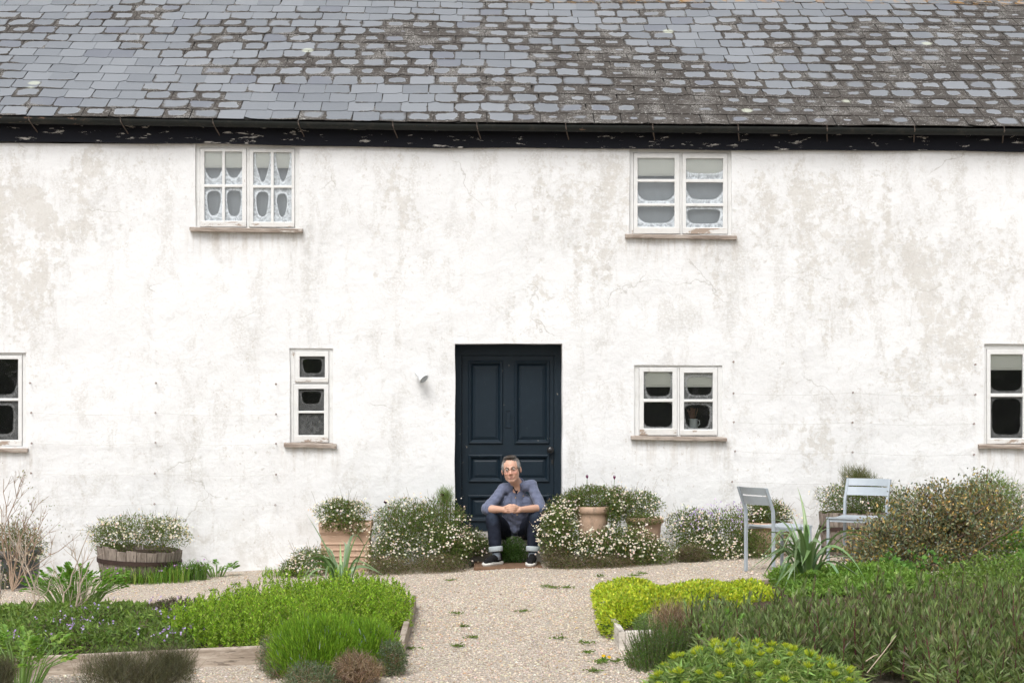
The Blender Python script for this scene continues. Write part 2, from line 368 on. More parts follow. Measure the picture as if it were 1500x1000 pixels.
M['iron'] = simple('black_iron', (0.012, 0.012, 0.013), 0.3, 0.2, 30, 0.6)
M['rust'] = simple('rusted_wire_eye', (0.16, 0.075, 0.045), 0.85, 0.4, 60)
M['wire'] = simple('dull_galvanised_wire', (0.50, 0.49, 0.47), 0.5, 0.1, 40, 0.5, 0.4)
M['rod'] = simple('rusty_gutter_rod', (0.11, 0.085, 0.07), 0.8, 0.4, 40)
M['stone'] = simple('grey_step_stone', (0.34, 0.32, 0.29), 0.9, 0.25, 9, 0.3, 0, 0.5, 0.01)
M['lamp'] = simple('white_lamp_enamel', (0.70, 0.72, 0.74), 0.35, 0.06, 10)
M['lampglass'] = simple('lamp_lens_glass', (0.34, 0.37, 0.39), 0.1, 0.2, 20, 0.8)
M['ridge'] = mat_paint('ridge_tile_clay', (0.17, 0.16, 0.15), (0.55, 0.28, 0.05), 0.56, 9, (1, 1, 1), 0.9, (0.4, 0.39, 0.36), 0.05)
M['chair'] = mat_paint('pale_grey_chair_enamel', (0.36, 0.405, 0.445), (0.46, 0.48, 0.49), 0.70, 16, (1, 1, 1), 0.42, (0.36, 0.40, 0.42), 0.06)
def mat_ground():
    m, nt = new_mat('pea_gravel_ground')
    v = wpos(nt)
    vo = nd(nt, 'ShaderNodeTexVoronoi', {'Vector': v, 'Scale': 78.0, 'Randomness': 1.0})
    k = nd(nt, 'ShaderNodeSeparateXYZ', {0: vo.outputs['Color']})
    r = nd(nt, 'ShaderNodeValToRGB', {0: k.outputs[0]}); cr = r.color_ramp
    for i, (p_, c) in enumerate(((0.0, (0.27, 0.21, 0.16)), (0.25, (0.50, 0.42, 0.345)), (0.55, (0.62, 0.54, 0.455)), (0.8, (0.72, 0.66, 0.58)), (1.0, (0.56, 0.44, 0.31)))):
        e = cr.elements[i] if i < 2 else cr.elements.new(p_)
        e.position = p_; e.color = (*c, 1)
    gap = sstep(nt, vo.outputs['Distance'], 0.25, 0.62, 1.0, 0.62)
    col = mixc(nt, 1.0, r.outputs[0], gap, 'MULTIPLY')
    # trodden, dustier patches
    col = mixc(nt, ma(nt, 'MULTIPLY', sstep(nt, noise(nt, v, 1.1, 5, 0.6), 0.46, 0.64), 0.4), col, (0.47, 0.40, 0.335))
    h = ma(nt, 'ADD', ma(nt, 'MULTIPLY', vo.outputs['Distance'], -1.0), ma(nt, 'MULTIPLY', k.outputs[1], 0.4))
    finish(nt, col, 0.9, bumpn(nt, h, 0.8, 0.008), 0.25)
    return m
M['ground'] = mat_ground()
def mat_attr(name, rough=0.6, transl=0.0, spec=0.3, bump=0.0, var=0.12, scale=40, sheen=0.0):
    m, nt = new_mat(name)
    c = nd(nt, 'ShaderNodeAttribute', attribute_name='col').outputs['Color']
    v = wpos(nt); n = noise(nt, v, scale, 4)
    c = mixc(nt, 1.0, c, mixc(nt, n, (1 - var,) * 3, (1 + var,) * 3), 'MULTIPLY')
    ins = {'Base Color': c, 'Roughness': rough, 'Specular IOR Level': spec}
    if sheen: ins['Sheen Weight'] = sheen
    if bump: ins['Normal'] = bumpn(nt, n, bump, 0.004)
    b = nd(nt, 'ShaderNodeBsdfPrincipled', ins)
    out = b.outputs[0]
    if transl:
        tc = mixc(nt, 1.0, c, (1.25, 1.3, 0.7), 'MULTIPLY')
        tr = nd(nt, 'ShaderNodeBsdfTranslucent', {0: tc})
        out = nd(nt, 'ShaderNodeMixShader', {0: transl, 1: out, 2: tr.outputs[0]}).outputs[0]
    nd(nt, 'ShaderNodeOutputMaterial', {0: out})
    return m
M['leaf'] = mat_attr('leaf', 0.5, 0.45, 0.35)
M['waxleaf'] = mat_attr('waxy_leaf', 0.38, 0.18, 0.5)
M['petal'] = mat_attr('petal', 0.7, 0.25, 0.2, var=0.04)
M['stem'] = mat_attr('plant_stem', 0.8, 0, 0.2)
M['pebble'] = mat_attr('pebble', 0.8, 0, 0.3)
M['soil'] = simple('dark_garden_soil', (0.075, 0.052, 0.036), 0.95, 0.5, 30, 0.2, 0, 0.8, 0.02)
def mat_terracotta():
    m, nt = new_mat('weathered_terracotta'); v = wpos(nt)
    col = mixc(nt, noise(nt, v, 7, 6, 0.65), (0.36, 0.225, 0.15), (0.56, 0.41, 0.31))
    col = mixc(nt, ma(nt, 'MULTIPLY', sstep(nt, noise(nt, wpos(nt, (1, 1, 0.5)), 12, 7, 0.75), 0.53, 0.66), 0.75), col, (0.22, 0.17, 0.13))
    col = mixc(nt, ma(nt, 'MULTIPLY', sstep(nt, noise(nt, v, 40, 5, 0.75), 0.62, 0.7), 0.6), col, (0.55, 0.50, 0.43))
    finish(nt, col, 0.9, bumpn(nt, noise(nt, v, 50, 5), 0.3, 0.004), 0.2)
    return m
M['terracotta'] = mat_terracotta()
M['tub'] = simple('dull_zinc_tub', (0.13, 0.145, 0.16), 0.5, 0.3, 8, 0.5, 0.4)

# ------------------------------------------------------------------ ground
xs = np.unique(np.concatenate([np.linspace(-60, -9, 14), np.linspace(-9, 9, 61), np.linspace(9, 60, 14)]))
ys = np.unique(np.concatenate([np.linspace(-80, -11, 14), np.linspace(-11, 0.6, 60), np.linspace(0.6, 40, 10)]))
XX, YY = np.meshgrid(xs, ys)
def fnoise(x, y, z=0, seed=0, f=1.0):
    r = np.random.default_rng(seed + 100); o = 0
    for i in range(6):
        k = r.normal(size=3) * f * (1 + i * 0.45); o = o + np.sin(k[0] * x + k[1] * y + k[2] * z + r.uniform(0, 6.28)) / (1 + 0.4 * i)
    return o / 2.6
ZZ = zg(XX) + 0.012 * fnoise(XX, YY, 0, 3, 1.2)
idx = np.arange(XX.size).reshape(XX.shape)
F = np.stack([idx[:-1, :-1], idx[:-1, 1:], idx[1:, 1:], idx[1:, :-1]], -1).reshape(-1, 4)
gr = structure(part('ground', npmesh('ground', np.stack([XX, YY, ZZ], -1).reshape(-1, 3), F), None, M['ground'], smooth=True))
gr['label'] = 'pale pea gravel yard in front of the house'
def GZ(x, y): return zg(x) + 0.012 * fnoise(x, y, 0, 3, 1.2)

# ------------------------------------------------------------------ the house
house = thing('farmhouse', 'long white limewashed farmhouse with a slate roof and black eaves board', 'house', (0, 0, 0))
HX0, HX1, ZB, ZT = -7.6, 7.8, -0.6, 4.36
HD = 6.9     # depth of the house
DY = 0.25    # door plane
def eave(x):                    # the eaves line sags towards the right as on the old house
    return -0.012 * (x + 0.3) * (x < -0.3) - 0.004 * np.clip(x, 0, 9)
def build_wall():
    gx = set(np.round(np.arange(HX0, HX1 + 0.01, 0.11), 4)); gz = set(np.round(np.arange(ZB, ZT + 0.01, 0.11), 4)); gz.add(ZT)
    for (a, b, c, d) in OR.values():
        gx = {g for g in gx if abs(g - a) > 0.03 and abs(g - b) > 0.03} | {a, b}
        gz = {g for g in gz if abs(g - c) > 0.03 and abs(g - d) > 0.03} | {max(c, ZB), min(d, ZT)}
    gx = np.array(sorted(gx)); gz = np.array(sorted(gz)); nx, nz = len(gx), len(gz)
    X, Z = np.meshgrid(gx, gz, indexing='ij')
    Yf = 0.016 * fnoise(X, Z, 0, 11, 1.3) + 0.005 * fnoise(X, Z, 0, 12, 4.0)
    dx = 0.007 * fnoise(X, Z, 0, 13, 3.0); dz = 0.005 * fnoise(X, Z, 0, 14, 3.0)
    V = np.stack([X + dx, Yf, Z + dz], -1).reshape(-1, 3)
    def hole(i, j):
        cx, cz = (gx[i] + gx[i + 1]) / 2, (gz[j] + gz[j + 1]) / 2
        return any(a < cx < b and c < cz < d for a, b, c, d in OR.values())
    H = np.zeros((nx + 1, nz + 1), bool)
    for i in range(nx - 1):
        for j in range(nz - 1): H[i, j] = hole(i, j)
    F = []; V = list(map(tuple, V)); back = {}
    def bk(k):
        if k not in back:
            x, y, z = V[k]; back[k] = len(V); V.append((x, 0.34, z)); V.append((x, y, z))
        return back[k]
    fk = lambda k: bk(k) + 1
    vid = lambda i, j: i * nz + j
    for i in range(nx - 1):
        for j in range(nz - 1):
            if H[i, j]: continue
            F.append((vid(i, j), vid(i + 1, j), vid(i + 1, j + 1), vid(i, j + 1)))
            for (a, b, hi, hj) in (((i, j), (i, j + 1), i - 1, j), ((i + 1, j + 1), (i + 1, j), i + 1, j), ((i + 1, j), (i, j), i, j - 1), ((i, j + 1), (i + 1, j + 1), i, j + 1)):
                if 0 <= hi < nx - 1 and 0 <= hj < nz - 1 and H[hi, hj]:
                    F.append((fk(vid(*a)), bk(vid(*a)), bk(vid(*b)), fk(vid(*b))))
    me = npmesh('front_wall', V, np.array(F))
    o = part('front_wall', me, house, M['wall'], smooth=True)
    me.polygons.foreach_set('use_smooth', [abs(p.normal.y) > 0.5 for p in me.polygons])
    # plinth-less end and back walls
    mb = MB()
    for x0, x1 in ((HX0 - 0.01, HX0 + 0.4), (HX1 - 0.4, HX1 + 0.01)):
        mb.box(x0, x1, 0.345, HD, ZB, ZT + 0.02)
    mb.box(HX0 + 0.41, HX1 - 0.41, HD - 0.4, HD - 0.003, ZB, ZT + 0.01)
    part('end_walls', mb.mesh('end_walls'), house, M['wall'])
build_wall()

# roof ------------------------------------------------------------------------------------------
PITCH = R_(31); EY = -0.20
EZ = P(750, 181, EY)[2]
ct, st_ = math.cos(PITCH), math.sin(PITCH)
def roofpt(x, s, h=0.0):
    sag = eave(x) * max(0.0, 1 - s / 6.0)
    return np.array([x, EY + s * ct - h * st_, EZ + s * st_ + h * ct + sag + 0.014 * math.sin(x * 0.9 + s) * min(1, s)])
roof = bpy.data.objects.new('roof', None); link(roof, house)
SL_W, SL_G, SL_L = 0.279, 0.268, 0.44
NROW = 16
def slate_geo(x, s, w, g):
    """slate with a slightly ragged tail; UV 0..1 across and along the exposed part"""
    jx, js, ja = random.gauss(0, 0.003), random.gauss(0, 0.004), random.gauss(0, 0.006)
    th = random.uniform(0.004, 0.0055); lift = 0.0105 + abs(random.gauss(0, 0.0015))
    V = []; UV = []
    n = 4
    bx = [i / n for i in range(n + 1)]
    tail = [random.gauss(0, 0.002) for _ in bx]
    if random.random() < 0.18: tail[0] += random.uniform(0.01, 0.05)
    if random.random() < 0.18: tail[-1] += random.uniform(0.01, 0.05)
    for lay in (0, 1):
        for row in (0, 1):
            for i, u in enumerate(bx):
                ss = (tail[i] if row == 0 else SL_L) + js + (u - 0.5) * ja * 2
                hh = (lift if row == 0 else 0.0) + (th if lay else 0)
                V.append(roofpt(x + (u - 0.5) * w + jx - (ss - 0.2) * ja, s + ss, hh)); UV.append((u, min(1.6, (ss) / g)))
    k = n + 1; F = []
    for i in range(n):
        F.append((2 * k + i, 2 * k + i + 1, 3 * k + i + 1, 3 * k + i))           # top
        F.append((i, i + 1, 2 * k + i + 1, 2 * k + i))                             # tail edge
    F.append((0, 2 * k, 3 * k, k)); F.append((n, k + n, 3 * k + n, 2 * k + n))       # side edges
    return np.array(V), np.array(F), np.array(UV)
# visible span per course; the 300 largest slates (the lowest courses inside the view) are single parts
rest_V, rest_F, rest_UV, rest_R, off = [], [], [], [], 0
n_single = 0
for r in range(-1, NROW):
    s0 = r * SL_G
    x = HX0 + (0.5 if r % 2 else 1.0) * SL_W / 2 - 0.1
    while x < HX1 + 0.1:
        w = SL_W - 0.0075
        Vv, Ff, Uu = slate_geo(x, s0, w, SL_G); rn = random.random()
        if r == -1:      # short eaves course under the first
            pass
        inview = abs(x - 0.37) < 5.55
        if r >= 0 and inview and n_single < 300:
            me = npmesh('slate', Vv, Ff, None, Uu, np.full(len(Vv), rn))
            part('slate', me, roof, M['slate']); n_single += 1
        elif r >= 0:
            rest_V.append(Vv); rest_F.append(Ff + off); rest_UV.append(Uu); rest_R.append(np.full(len(Vv), rn)); off += len(Vv)
        x += SL_W
part('slate_courses', npmesh('slate_courses', np.concatenate(rest_V), np.concatenate(rest_F), None, np.concatenate(rest_UV), np.concatenate(rest_R)), roof, M['slate'], stuff=True)
# boarding under the slates, both slopes, and ridge tiles
RS = NROW * SL_G + 0.02
ridge = roofpt(0, RS, 0)
mb = MB()
xg = np.linspace(HX0 - 0.12, HX1 + 0.12, 30)
for i in range(len(xg) - 1):
    a, b = xg[i], xg[i + 1]
    for s0, s1 in ((0.02, RS / 2), (RS / 2, RS)):
        mb.add([roofpt(a, s0, -0.003), roofpt(b, s0, -0.003), roofpt(b, s1, -0.003), roofpt(a, s1, -0.003)], [0, 1, 2, 3])
mb.add([(HX0 - .12, ridge[1], ridge[2] - 0.02), (HX1 + .12, ridge[1], ridge[2] - 0.02), (HX1 + .12, HD + .2, EZ), (HX0 - .12, HD + .2, EZ)], [0, 1, 2, 3])
part('roof_boarding', mb.mesh('roof_boarding'), roof, simple('dark_roof_boards', (0.03, 0.028, 0.026), 0.9))
x = HX0 - 0.1
while x < HX1:
    c = roofpt(x + 0.22, RS, 0.0); mb = MB(); L = 0.435
    for k in range(8):
        a0, a1 = -0.15 + k * (math.pi + 0.3) / 8, -0.15 + (k + 1) * (math.pi + 0.3) / 8
        q = lambda a, rr, xx: (xx, c[1] - math.cos(a) * rr, c[2] - 0.04 + math.sin(a) * rr)
        mb.hexa([q(a0, .10, x), q(a0, .10, x + L), q(a1, .10, x), q(a1, .10, x + L), q(a0, .118, x), q(a0, .118, x + L), q(a1, .118, x), q(a1, .118, x + L)])
    part('ridge_tile', mb.mesh('ridge_tile'), roof, M['ridge'])
    x += 0.44
# gable infill so that no light enters the attic
mb = MB()
for xx in (HX0 + 0.2, HX1 - 0.2):
    mb.add([(xx, 0.0, ZT - 0.02), (xx, HD, ZT - 0.02), (xx, ridge[1], ridge[2] - 0.05)], [0, 1, 2])
part('gable_infill', mb.mesh('gable_infill'), house, M['wall'])

# eaves board, gutter, rods
def strip_x(fn, x0, x1, n=40):
    """closed prism along x; fn(x) -> list of (y,z) section points"""
    mb = MB(); secs = [fn(x) for x in np.linspace(x0, x1, n)]; k = len(secs[0])
    V = np.array([[(x, y, z) for (y, z) in s] for x, s in zip(np.linspace(x0, x1, n), secs)])
    i = np.arange(n - 1)[:, None] * k; j = np.arange(k)[None]; j2 = (j + 1) % k
    mb.add(V.reshape(-1, 3), np.stack([i + j, i + k + j, i + k + j2, i + j2], -1).reshape(-1, 4))
    return mb
FZ0 = P(750, 216.5, -0.045)[2]; FZ1 = EZ - 0.0
def fsec(x):
    e = eave(x); w = 0.004 * math.sin(x * 1.7) + 0.003 * math.sin(x * 4.1)
    return [(-0.045, FZ0 + e + w), (-0.045, FZ1 + e - 0.01), (-0.02, FZ1 + e - 0.01), (-0.012, FZ0 + e + w)]
part('eaves_board', strip_x(fsec, HX0 - 0.05, HX1 + 0.05, 80).mesh('eaves_board'), house, M['fascia'])
# soffit strip closing the gap between eaves board and wall top
part('soffit', strip_x(lambda x: [(-0.018, FZ1 + eave(x) - 0.03), (-0.018, FZ1 + eave(x) - 0.015), (0.3, FZ1 + eave(x) + 0.09), (0.3, FZ1 + eave(x) + 0.07)], HX0, HX1, 20).mesh('soffit'), house, M['fascia'])
GR = 0.062
def gsec(x):
    e = eave(x) - 0.004 * x * 0.3; cy, cz = EY + 0.035, EZ + e - 0.012
    o = [(cy - GR * math.cos(t), cz - GR * math.sin(t)) for t in np.linspace(0, math.pi, 11)]
    i = [(cy - (GR - .005) * math.cos(t), cz - (GR - .005) * math.sin(t)) for t in np.linspace(math.pi, 0, 11)]
    return o + i
gut = part('gutter', strip_x(gsec, HX0 - 0.1, HX1 + 0.1, 60).mesh('gutter'), house, M['gutter'])
mb = MB()
for px in (530, 940, 1228):
    x = P(px, 180, EY)[0]
    sec = strip_x(lambda q: [(EY + .035 - (GR + .006) * math.cos(t), EZ + eave(x) - .012 - (GR + .006) * math.sin(t)) for t in np.linspace(0, math.pi, 9)], x - .04, x + .04, 2)
    mb.add(np.concatenate(sec.V), [np.concatenate(f) for f in sec.F.values()])
part('gutter_joint', mb.mesh('gutter_joint'), gut, M['gutter'])
for px in (46, 180, 315, 440, 578, 701, 831, 958, 1083, 1213, 1341, 1472, -85, 1600):
    x = P(px, 180, EY)[0]; e = eave(x)
    mb = MB().tube([(x - 0.02, EY + .035 - GR - .008, EZ + e + .002), (x - .015, EY + .03 - GR - .006, EZ + e - .04), (x + 0.0, EY + .06, EZ + e - .085), (x + .02, -0.06, EZ + e - 0.125), (x + .022, -0.044, EZ + e - .135)], 0.0065, 6)
    part('gutter_rod', mb.mesh('gutter_rod'), gut, M['rod'])

# windows ---------------------------------------------------------------------------------------
def snap(holes, tol=0.011):
    out = [list(h) for h in holes]
    for ax in ((0, 1), (2, 3)):
        vals = sorted((h[i], k, i) for k, h in enumerate(out) for i in ax); grp = []
        for v_ in vals:
            if grp and v_[0] - grp[-1][0][0] < tol: grp[-1].append(v_)
            else: grp.append([v_])
        for g_ in grp:
            m_ = sum(q_[0] for q_ in g_) / len(g_)
            for _, k, i in g_: out[k][i] = m_
    return [tuple(h) for h in out]
def plate(x0, x1, z0, z1, holes, y0, y1):
    gx = sorted({x0, x1, *[h[0] for h in holes], *[h[1] for h in holes]}); gz = sorted({z0, z1, *[h[2] for h in holes], *[h[3] for h in holes]})
    nx, nz = len(gx), len(gz); sol = np.zeros((nx + 1, nz + 1), bool)
    for i in range(nx - 1):
        for j in range(nz - 1):
            cx, cz = (gx[i] + gx[i + 1]) / 2, (gz[j] + gz[j + 1]) / 2
            sol[i, j] = not any(a < cx < b and c < cz < d for a, b, c, d in holes)
    S = lambda i, j: 0 <= i < nx - 1 and 0 <= j < nz - 1 and sol[i, j]
    vid = lambda i, j, l: (i * nz + j) * 2 + l
    V = [(gx[i], (y0, y1)[l], gz[j]) for i in range(nx) for j in range(nz) for l in (0, 1)]
    F = []
    for i in range(nx - 1):
        for j in range(nz - 1):
            if not sol[i, j]: continue
            F.append((vid(i, j, 0), vid(i + 1, j, 0), vid(i + 1, j + 1, 0), vid(i, j + 1, 0)))
            F.append((vid(i, j, 1), vid(i, j + 1, 1), vid(i + 1, j + 1, 1), vid(i + 1, j, 1)))
            if not S(i - 1, j): F.append((vid(i, j, 0), vid(i, j + 1, 0), vid(i, j + 1, 1), vid(i, j, 1)))
            if not S(i + 1, j): F.append((vid(i + 1, j, 0), vid(i + 1, j, 1), vid(i + 1, j + 1, 1), vid(i + 1, j + 1, 0)))
            if not S(i, j - 1): F.append((vid(i, j, 0), vid(i, j, 1), vid(i + 1, j, 1), vid(i + 1, j, 0)))
            if not S(i, j + 1): F.append((vid(i, j + 1, 0), vid(i + 1, j + 1, 0), vid(i + 1, j + 1, 1), vid(i, j + 1, 1)))
    return npmesh('plate', V, np.array(F))
def mat_pane(clear, frost=(0.40, 0.44, 0.47), amount=0.8, seed=0.0):
    """old glass with a lime-bloomed margin; clear = (cx, cy, ax, ay, power, taper) of the part that stayed clear, in pane units"""
    cx, cy, ax, ay, pw, tp = clear
    m, nt = new_mat('bloomed_window_glass')
    uv = nd(nt, 'ShaderNodeUVMap').outputs[0]; su = nd(nt, 'ShaderNodeSeparateXYZ', {0: uv})
    v = wpos(nt); n0 = noise(nt, v, 9, 3, 0.5); n1 = noise(nt, v, 15, 4, 0.55, 1.8)
    U = ma(nt, 'ADD', su.outputs[0], ma(nt, 'MULTIPLY', ma(nt, 'SUBTRACT', n0, 0.5), 0.10)); V_ = su.outputs[1]
    axv = ma(nt, 'MULTIPLY_ADD', ma(nt, 'SUBTRACT', V_, cy), tp * ax / max(ay, 0.01), ax)
    a = ma(nt, 'POWER', ma(nt, 'ABSOLUTE', ma(nt, 'DIVIDE', ma(nt, 'SUBTRACT', U, cx), ma(nt, 'MAXIMUM', axv, 0.03))), pw)
    b = ma(nt, 'POWER', ma(nt, 'ABSOLUTE', ma(nt, 'DIVIDE', ma(nt, 'SUBTRACT', V_, cy), ay)), pw)
    f = ma(nt, 'POWER', ma(nt, 'ADD', a, b), 1.0 / pw)
    edge = sstep(nt, f, 0.98, 1.03)
    ring = ma(nt, 'MULTIPLY', sstep(nt, ma(nt, 'ABSOLUTE', ma(nt, 'SUBTRACT', f, 1.12)), 0.0, 0.11, 1.0, 0.0), 0.35)
    swirl = sstep(nt, n1, 0.35, 0.7)
    dens = ma(nt, 'MULTIPLY', edge, ma(nt, 'ADD', ma(nt, 'MULTIPLY_ADD', swirl, 0.45, 0.5), ring), clamp=True)
    dens = ma(nt, 'MULTIPLY', dens, amount)
    dens = ma(nt, 'ADD', dens, 0.03, clamp=True)
    fr = nd(nt, 'ShaderNodeFresnel', {0: 1.52}).outputs[0]
    gl = nd(nt, 'ShaderNodeBsdfGlossy', {'Color': (0.95, 0.97, 1.0, 1), 'Roughness': 0.03, 'Normal': bumpn(nt, noise(nt, v, 4, 2), 0.12, 0.01)})
    tr = nd(nt, 'ShaderNodeBsdfTransparent', {0: (0.95, 0.965, 0.96, 1)})
    glass = nd(nt, 'ShaderNodeMixShader', {0: ma(nt, 'MULTIPLY', fr, 2.2, clamp=True), 1: tr.outputs[0], 2: gl.outputs[0]})
    fc = mixc(nt, n1, tuple(x * 0.7 for x in frost), tuple(min(1, x * 1.25) for x in frost))
    df = nd(nt, 'ShaderNodeBsdfDiffuse', {0: fc})
    mx = nd(nt, 'ShaderNodeMixShader', {0: dens, 1: glass.outputs[0], 2: df.outputs[0]})
    nd(nt, 'ShaderNodeOutputMaterial', {0: mx.outputs[0]})
    return m
FY = 0.028       # front of the window frames
def window(key, name, outer, sashes, sill, blind=None, pale_sheet=False, frost=(0.40, 0.44, 0.47), clears=None, amount=0.8, bare_rail=None, room_depth=1.8):
    """outer/sash/pane rectangles in photo pixels: (x0,x1,y0,y1); sashes = [(rect, [pane rects])]"""
    w = bpy.data.objects.new(name, None); link(w, house)
    a0, a1, b0, b1 = OR[key]
    o = rectP(*outer, FY); o = (a0 - 0.03, a1 + 0.03, b0 - 0.02, b1 + 0.03)
    srs = snap([rectP(*s[0], FY) for s in sashes])
    fr = part('frame', plate(*o, srs, FY, FY + 0.09), w, M['white']); bevel(fr, 0.004)
    ci = 0
    for (s, panes), sr in zip(sashes, srs):
        g = 0.002; pr = snap([rectP(*p, FY) for p in panes])
        sm = plate(sr[0] + g, sr[1] - g, sr[2] + g, sr[3] - g, pr, FY - 0.012, FY + 0.035)
        so = part('sash', sm, w, M['white']); bevel(so, 0.005)
        # weathered foot rail, slightly proud of the sash
        low = min(p[2] for p in pr)
        mb = MB().box(sr[0] + .006, sr[1] - .006, FY - 0.019, FY - 0.0125, sr[2] + 0.004, low - 0.012)
        part('bottom_rail', mb.mesh('bottom_rail'), w, M['rail'])
        for p in pr:
            me = npmesh('pane', [(p[0], FY + .012, p[2]), (p[1], FY + .012, p[2]), (p[1], FY + .012, p[3]), (p[0], FY + .012, p[3])], np.array([[0, 1, 2, 3]]), None, np.array([(0, 0), (1, 0), (1, 1), (0, 1)]))
            part('pane', me, w, mat_pane(clears[ci % len(clears)], frost, amount)); ci += 1
    # sill: a worn, slightly twisted plank
    sr = rectP(*sill, -0.03); n = 9; V = []
    for i in range(n):
        t = i / (n - 1); x = sr[0] + (sr[1] - sr[0]) * t; dz = (0.5 - t) * 0.014 + random.gauss(0, 0.0015); j = random.gauss(0, 0.002)
        V += [(x, -0.055 + j, sr[2] + dz + abs(random.gauss(0, .003))), (x, -0.055 + j, sr[3] - .008 + dz), (x, -0.03, sr[3] + dz), (x, FY + 0.06, sr[3] + 0.012 + dz), (x, FY + 0.06, sr[2] + dz)]
    k = 5; i = np.arange(n - 1)[:, None] * k; j = np.arange(k)[None]; j2 = (j + 1) % k
    part('sill', npmesh('sill', V, [np.stack([i + j, i + k + j, i + k + j2, i + j2], -1).reshape(-1, 4), np.array([[4, 3, 2, 1, 0], [(n - 1) * k + q for q in range(5)]])]), w, M['sill'])
    if blind:
        for s, sr in zip(sashes, srs):
            b = P(800, blind, FY + .1)[2]; xx0, xx1 = sr[0] - 0.01, sr[1] + 0.01; n = 12; V = []
            for i in range(n):
                t = i / (n - 1); y = FY + 0.026 + 0.004 * math.sin(t * 5 + sr[0])
                V += [(xx0 + (xx1 - xx0) * t, y, b + 0.006 * math.sin(t * 3)), (xx0 + (xx1 - xx0) * t, y + 0.008, sr[3] - 0.06 + 0.004 * math.sin(t * 9)), (xx0 + (xx1 - xx0) * t, y + 0.012, sr[3] + 0.02)]
            i = np.arange(n - 1)[:, None] * 3; j = np.arange(2)[None]
            part('blind', npmesh('blind', V, np.stack([i + j, i + 3 + j, i + 4 + j, i + 1 + j], -1).reshape(-1, 4)), w, M['blind'], smooth=True)
            part('blind_hem', MB().box(xx0, xx1, FY + .026, FY + .040, b - .012, b + .004).mesh('blind_hem'), w, M['blind'])
    if pale_sheet:  # grey sheet added behind the upper panes to lighten their clear centres
        n = 60; V = []
        for i in range(n):
            t_ = i / (n - 1); xx = o[0] + (o[1] - o[0]) * t_; y = FY + 0.115 + 0.006 * math.sin(t_ * 40)
            V += [(xx, y, o[2] - .02), (xx, y, o[3] + .02)]
        part('added_pale_sheet', npmesh('added_pale_sheet', V, np.array([(2 * i, 2 * i + 2, 2 * i + 3, 2 * i + 1) for i in range(n - 1)])), w, M['pale_sheet'], smooth=True)
    # box behind the window, the room's shade put into its dark colour
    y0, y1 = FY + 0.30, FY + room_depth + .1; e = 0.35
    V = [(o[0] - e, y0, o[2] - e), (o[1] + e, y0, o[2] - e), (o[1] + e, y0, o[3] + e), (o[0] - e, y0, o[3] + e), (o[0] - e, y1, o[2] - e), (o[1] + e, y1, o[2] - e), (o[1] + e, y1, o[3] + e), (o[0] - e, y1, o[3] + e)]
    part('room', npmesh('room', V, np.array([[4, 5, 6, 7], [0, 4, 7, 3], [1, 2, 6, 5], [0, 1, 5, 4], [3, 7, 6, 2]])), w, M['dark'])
    return w
pale = (0.60, 0.645, 0.68)
window('w1', 'casement_window', (288, 437, 217, 334),
       [((293, 361.5, 217, 333), [(300, 325.5, 222.5, 270.5), (330, 355, 222.5, 270.5), (299.5, 325.5, 274.5, 323.5), (329.5, 354.5, 274.5, 323.5)]),
        ((365, 432, 218, 333), [(371.5, 397, 223.5, 271.5), (401.5, 427.5, 223.5, 271.5), (371, 397, 275.5, 325), (401, 427, 275.5, 325)])],
       (278, 443.5, 334, 340), blind=247, pale_sheet=True, frost=pale, amount=0.88,
       clears=[(.5, .72, .62, .52, 3.2, .45), (.5, .72, .62, .50, 3.2, .5), (.52, .53, .36, .36, 3, .25), (.52, .53, .40, .38, 3, .2),
               (.52, .62, .34, .50, 2.6, .5), (.5, .62, .34, .48, 2.6, .5), (.5, .53, .32, .36, 3, .2), (.46, .50, .26, .34, 2.6, .35)])
window('w2', 'casement_window', (924, 1072, 225, 344),
       [((928, 996, 224, 343), [(934, 988, 232, 262.5), (934, 988, 267, 298), (934, 988, 302, 332.5)]),
        ((999, 1066, 225, 343), [(1005, 1059, 232.5, 262.5), (1005, 1059, 267.5, 298), (1005, 1059, 302.5, 333)])],
       (916, 1079, 344, 350), blind=257, pale_sheet=True, frost=pale, amount=0.85,
       clears=[(.5, .6, .7, .7, 4, .1), (.5, .62, .52, .48, 4, .18), (.5, .58, .48, .38, 4.5, .22), (.5, .75, .55, .45, 4, .1), (.5, .62, .48, .42, 4, .22), (.48, .53, .43, .34, 5, .08)])
grey = (0.20, 0.205, 0.205)
window('w3', 'narrow_casement_window', (426, 487, 512, 650),
       [((432, 482, 514, 560), [(439, 476, 522, 552.5)]), ((430, 482, 562.5, 648), [(437.5, 475, 569.5, 601.5), (437, 474.5, 605, 637)])],
       (416, 493, 649, 655.5), frost=grey, amount=0.5,
       clears=[(.5, .54, .36, .34, 4.5, .08), (.5, .60, .36, .28, 4.5, .2), (.5, -1.2, .30, .30, 2.4, 0)])
window('w4', 'casement_window', (931, 1056, 538, 640),
       [((936, 992, 538, 637.5), [(943, 985, 544.5, 584), (943, 985, 588.5, 627)]), ((995.5, 1051, 538, 637.5), [(1002, 1044, 546, 584.5), (1002, 1044, 588.5, 628.5)])],
       (924, 1064.5, 639.5, 645), blind=565, frost=(0.26, 0.27, 0.27), amount=0.6,
       clears=[(.5, .55, .42, .45, 4.5, .08), (.5, .52, .5, .46, 5, .05), (.55, .5, .42, .34, 4, .1), (.46, .47, .42, .42, 4, .1)])
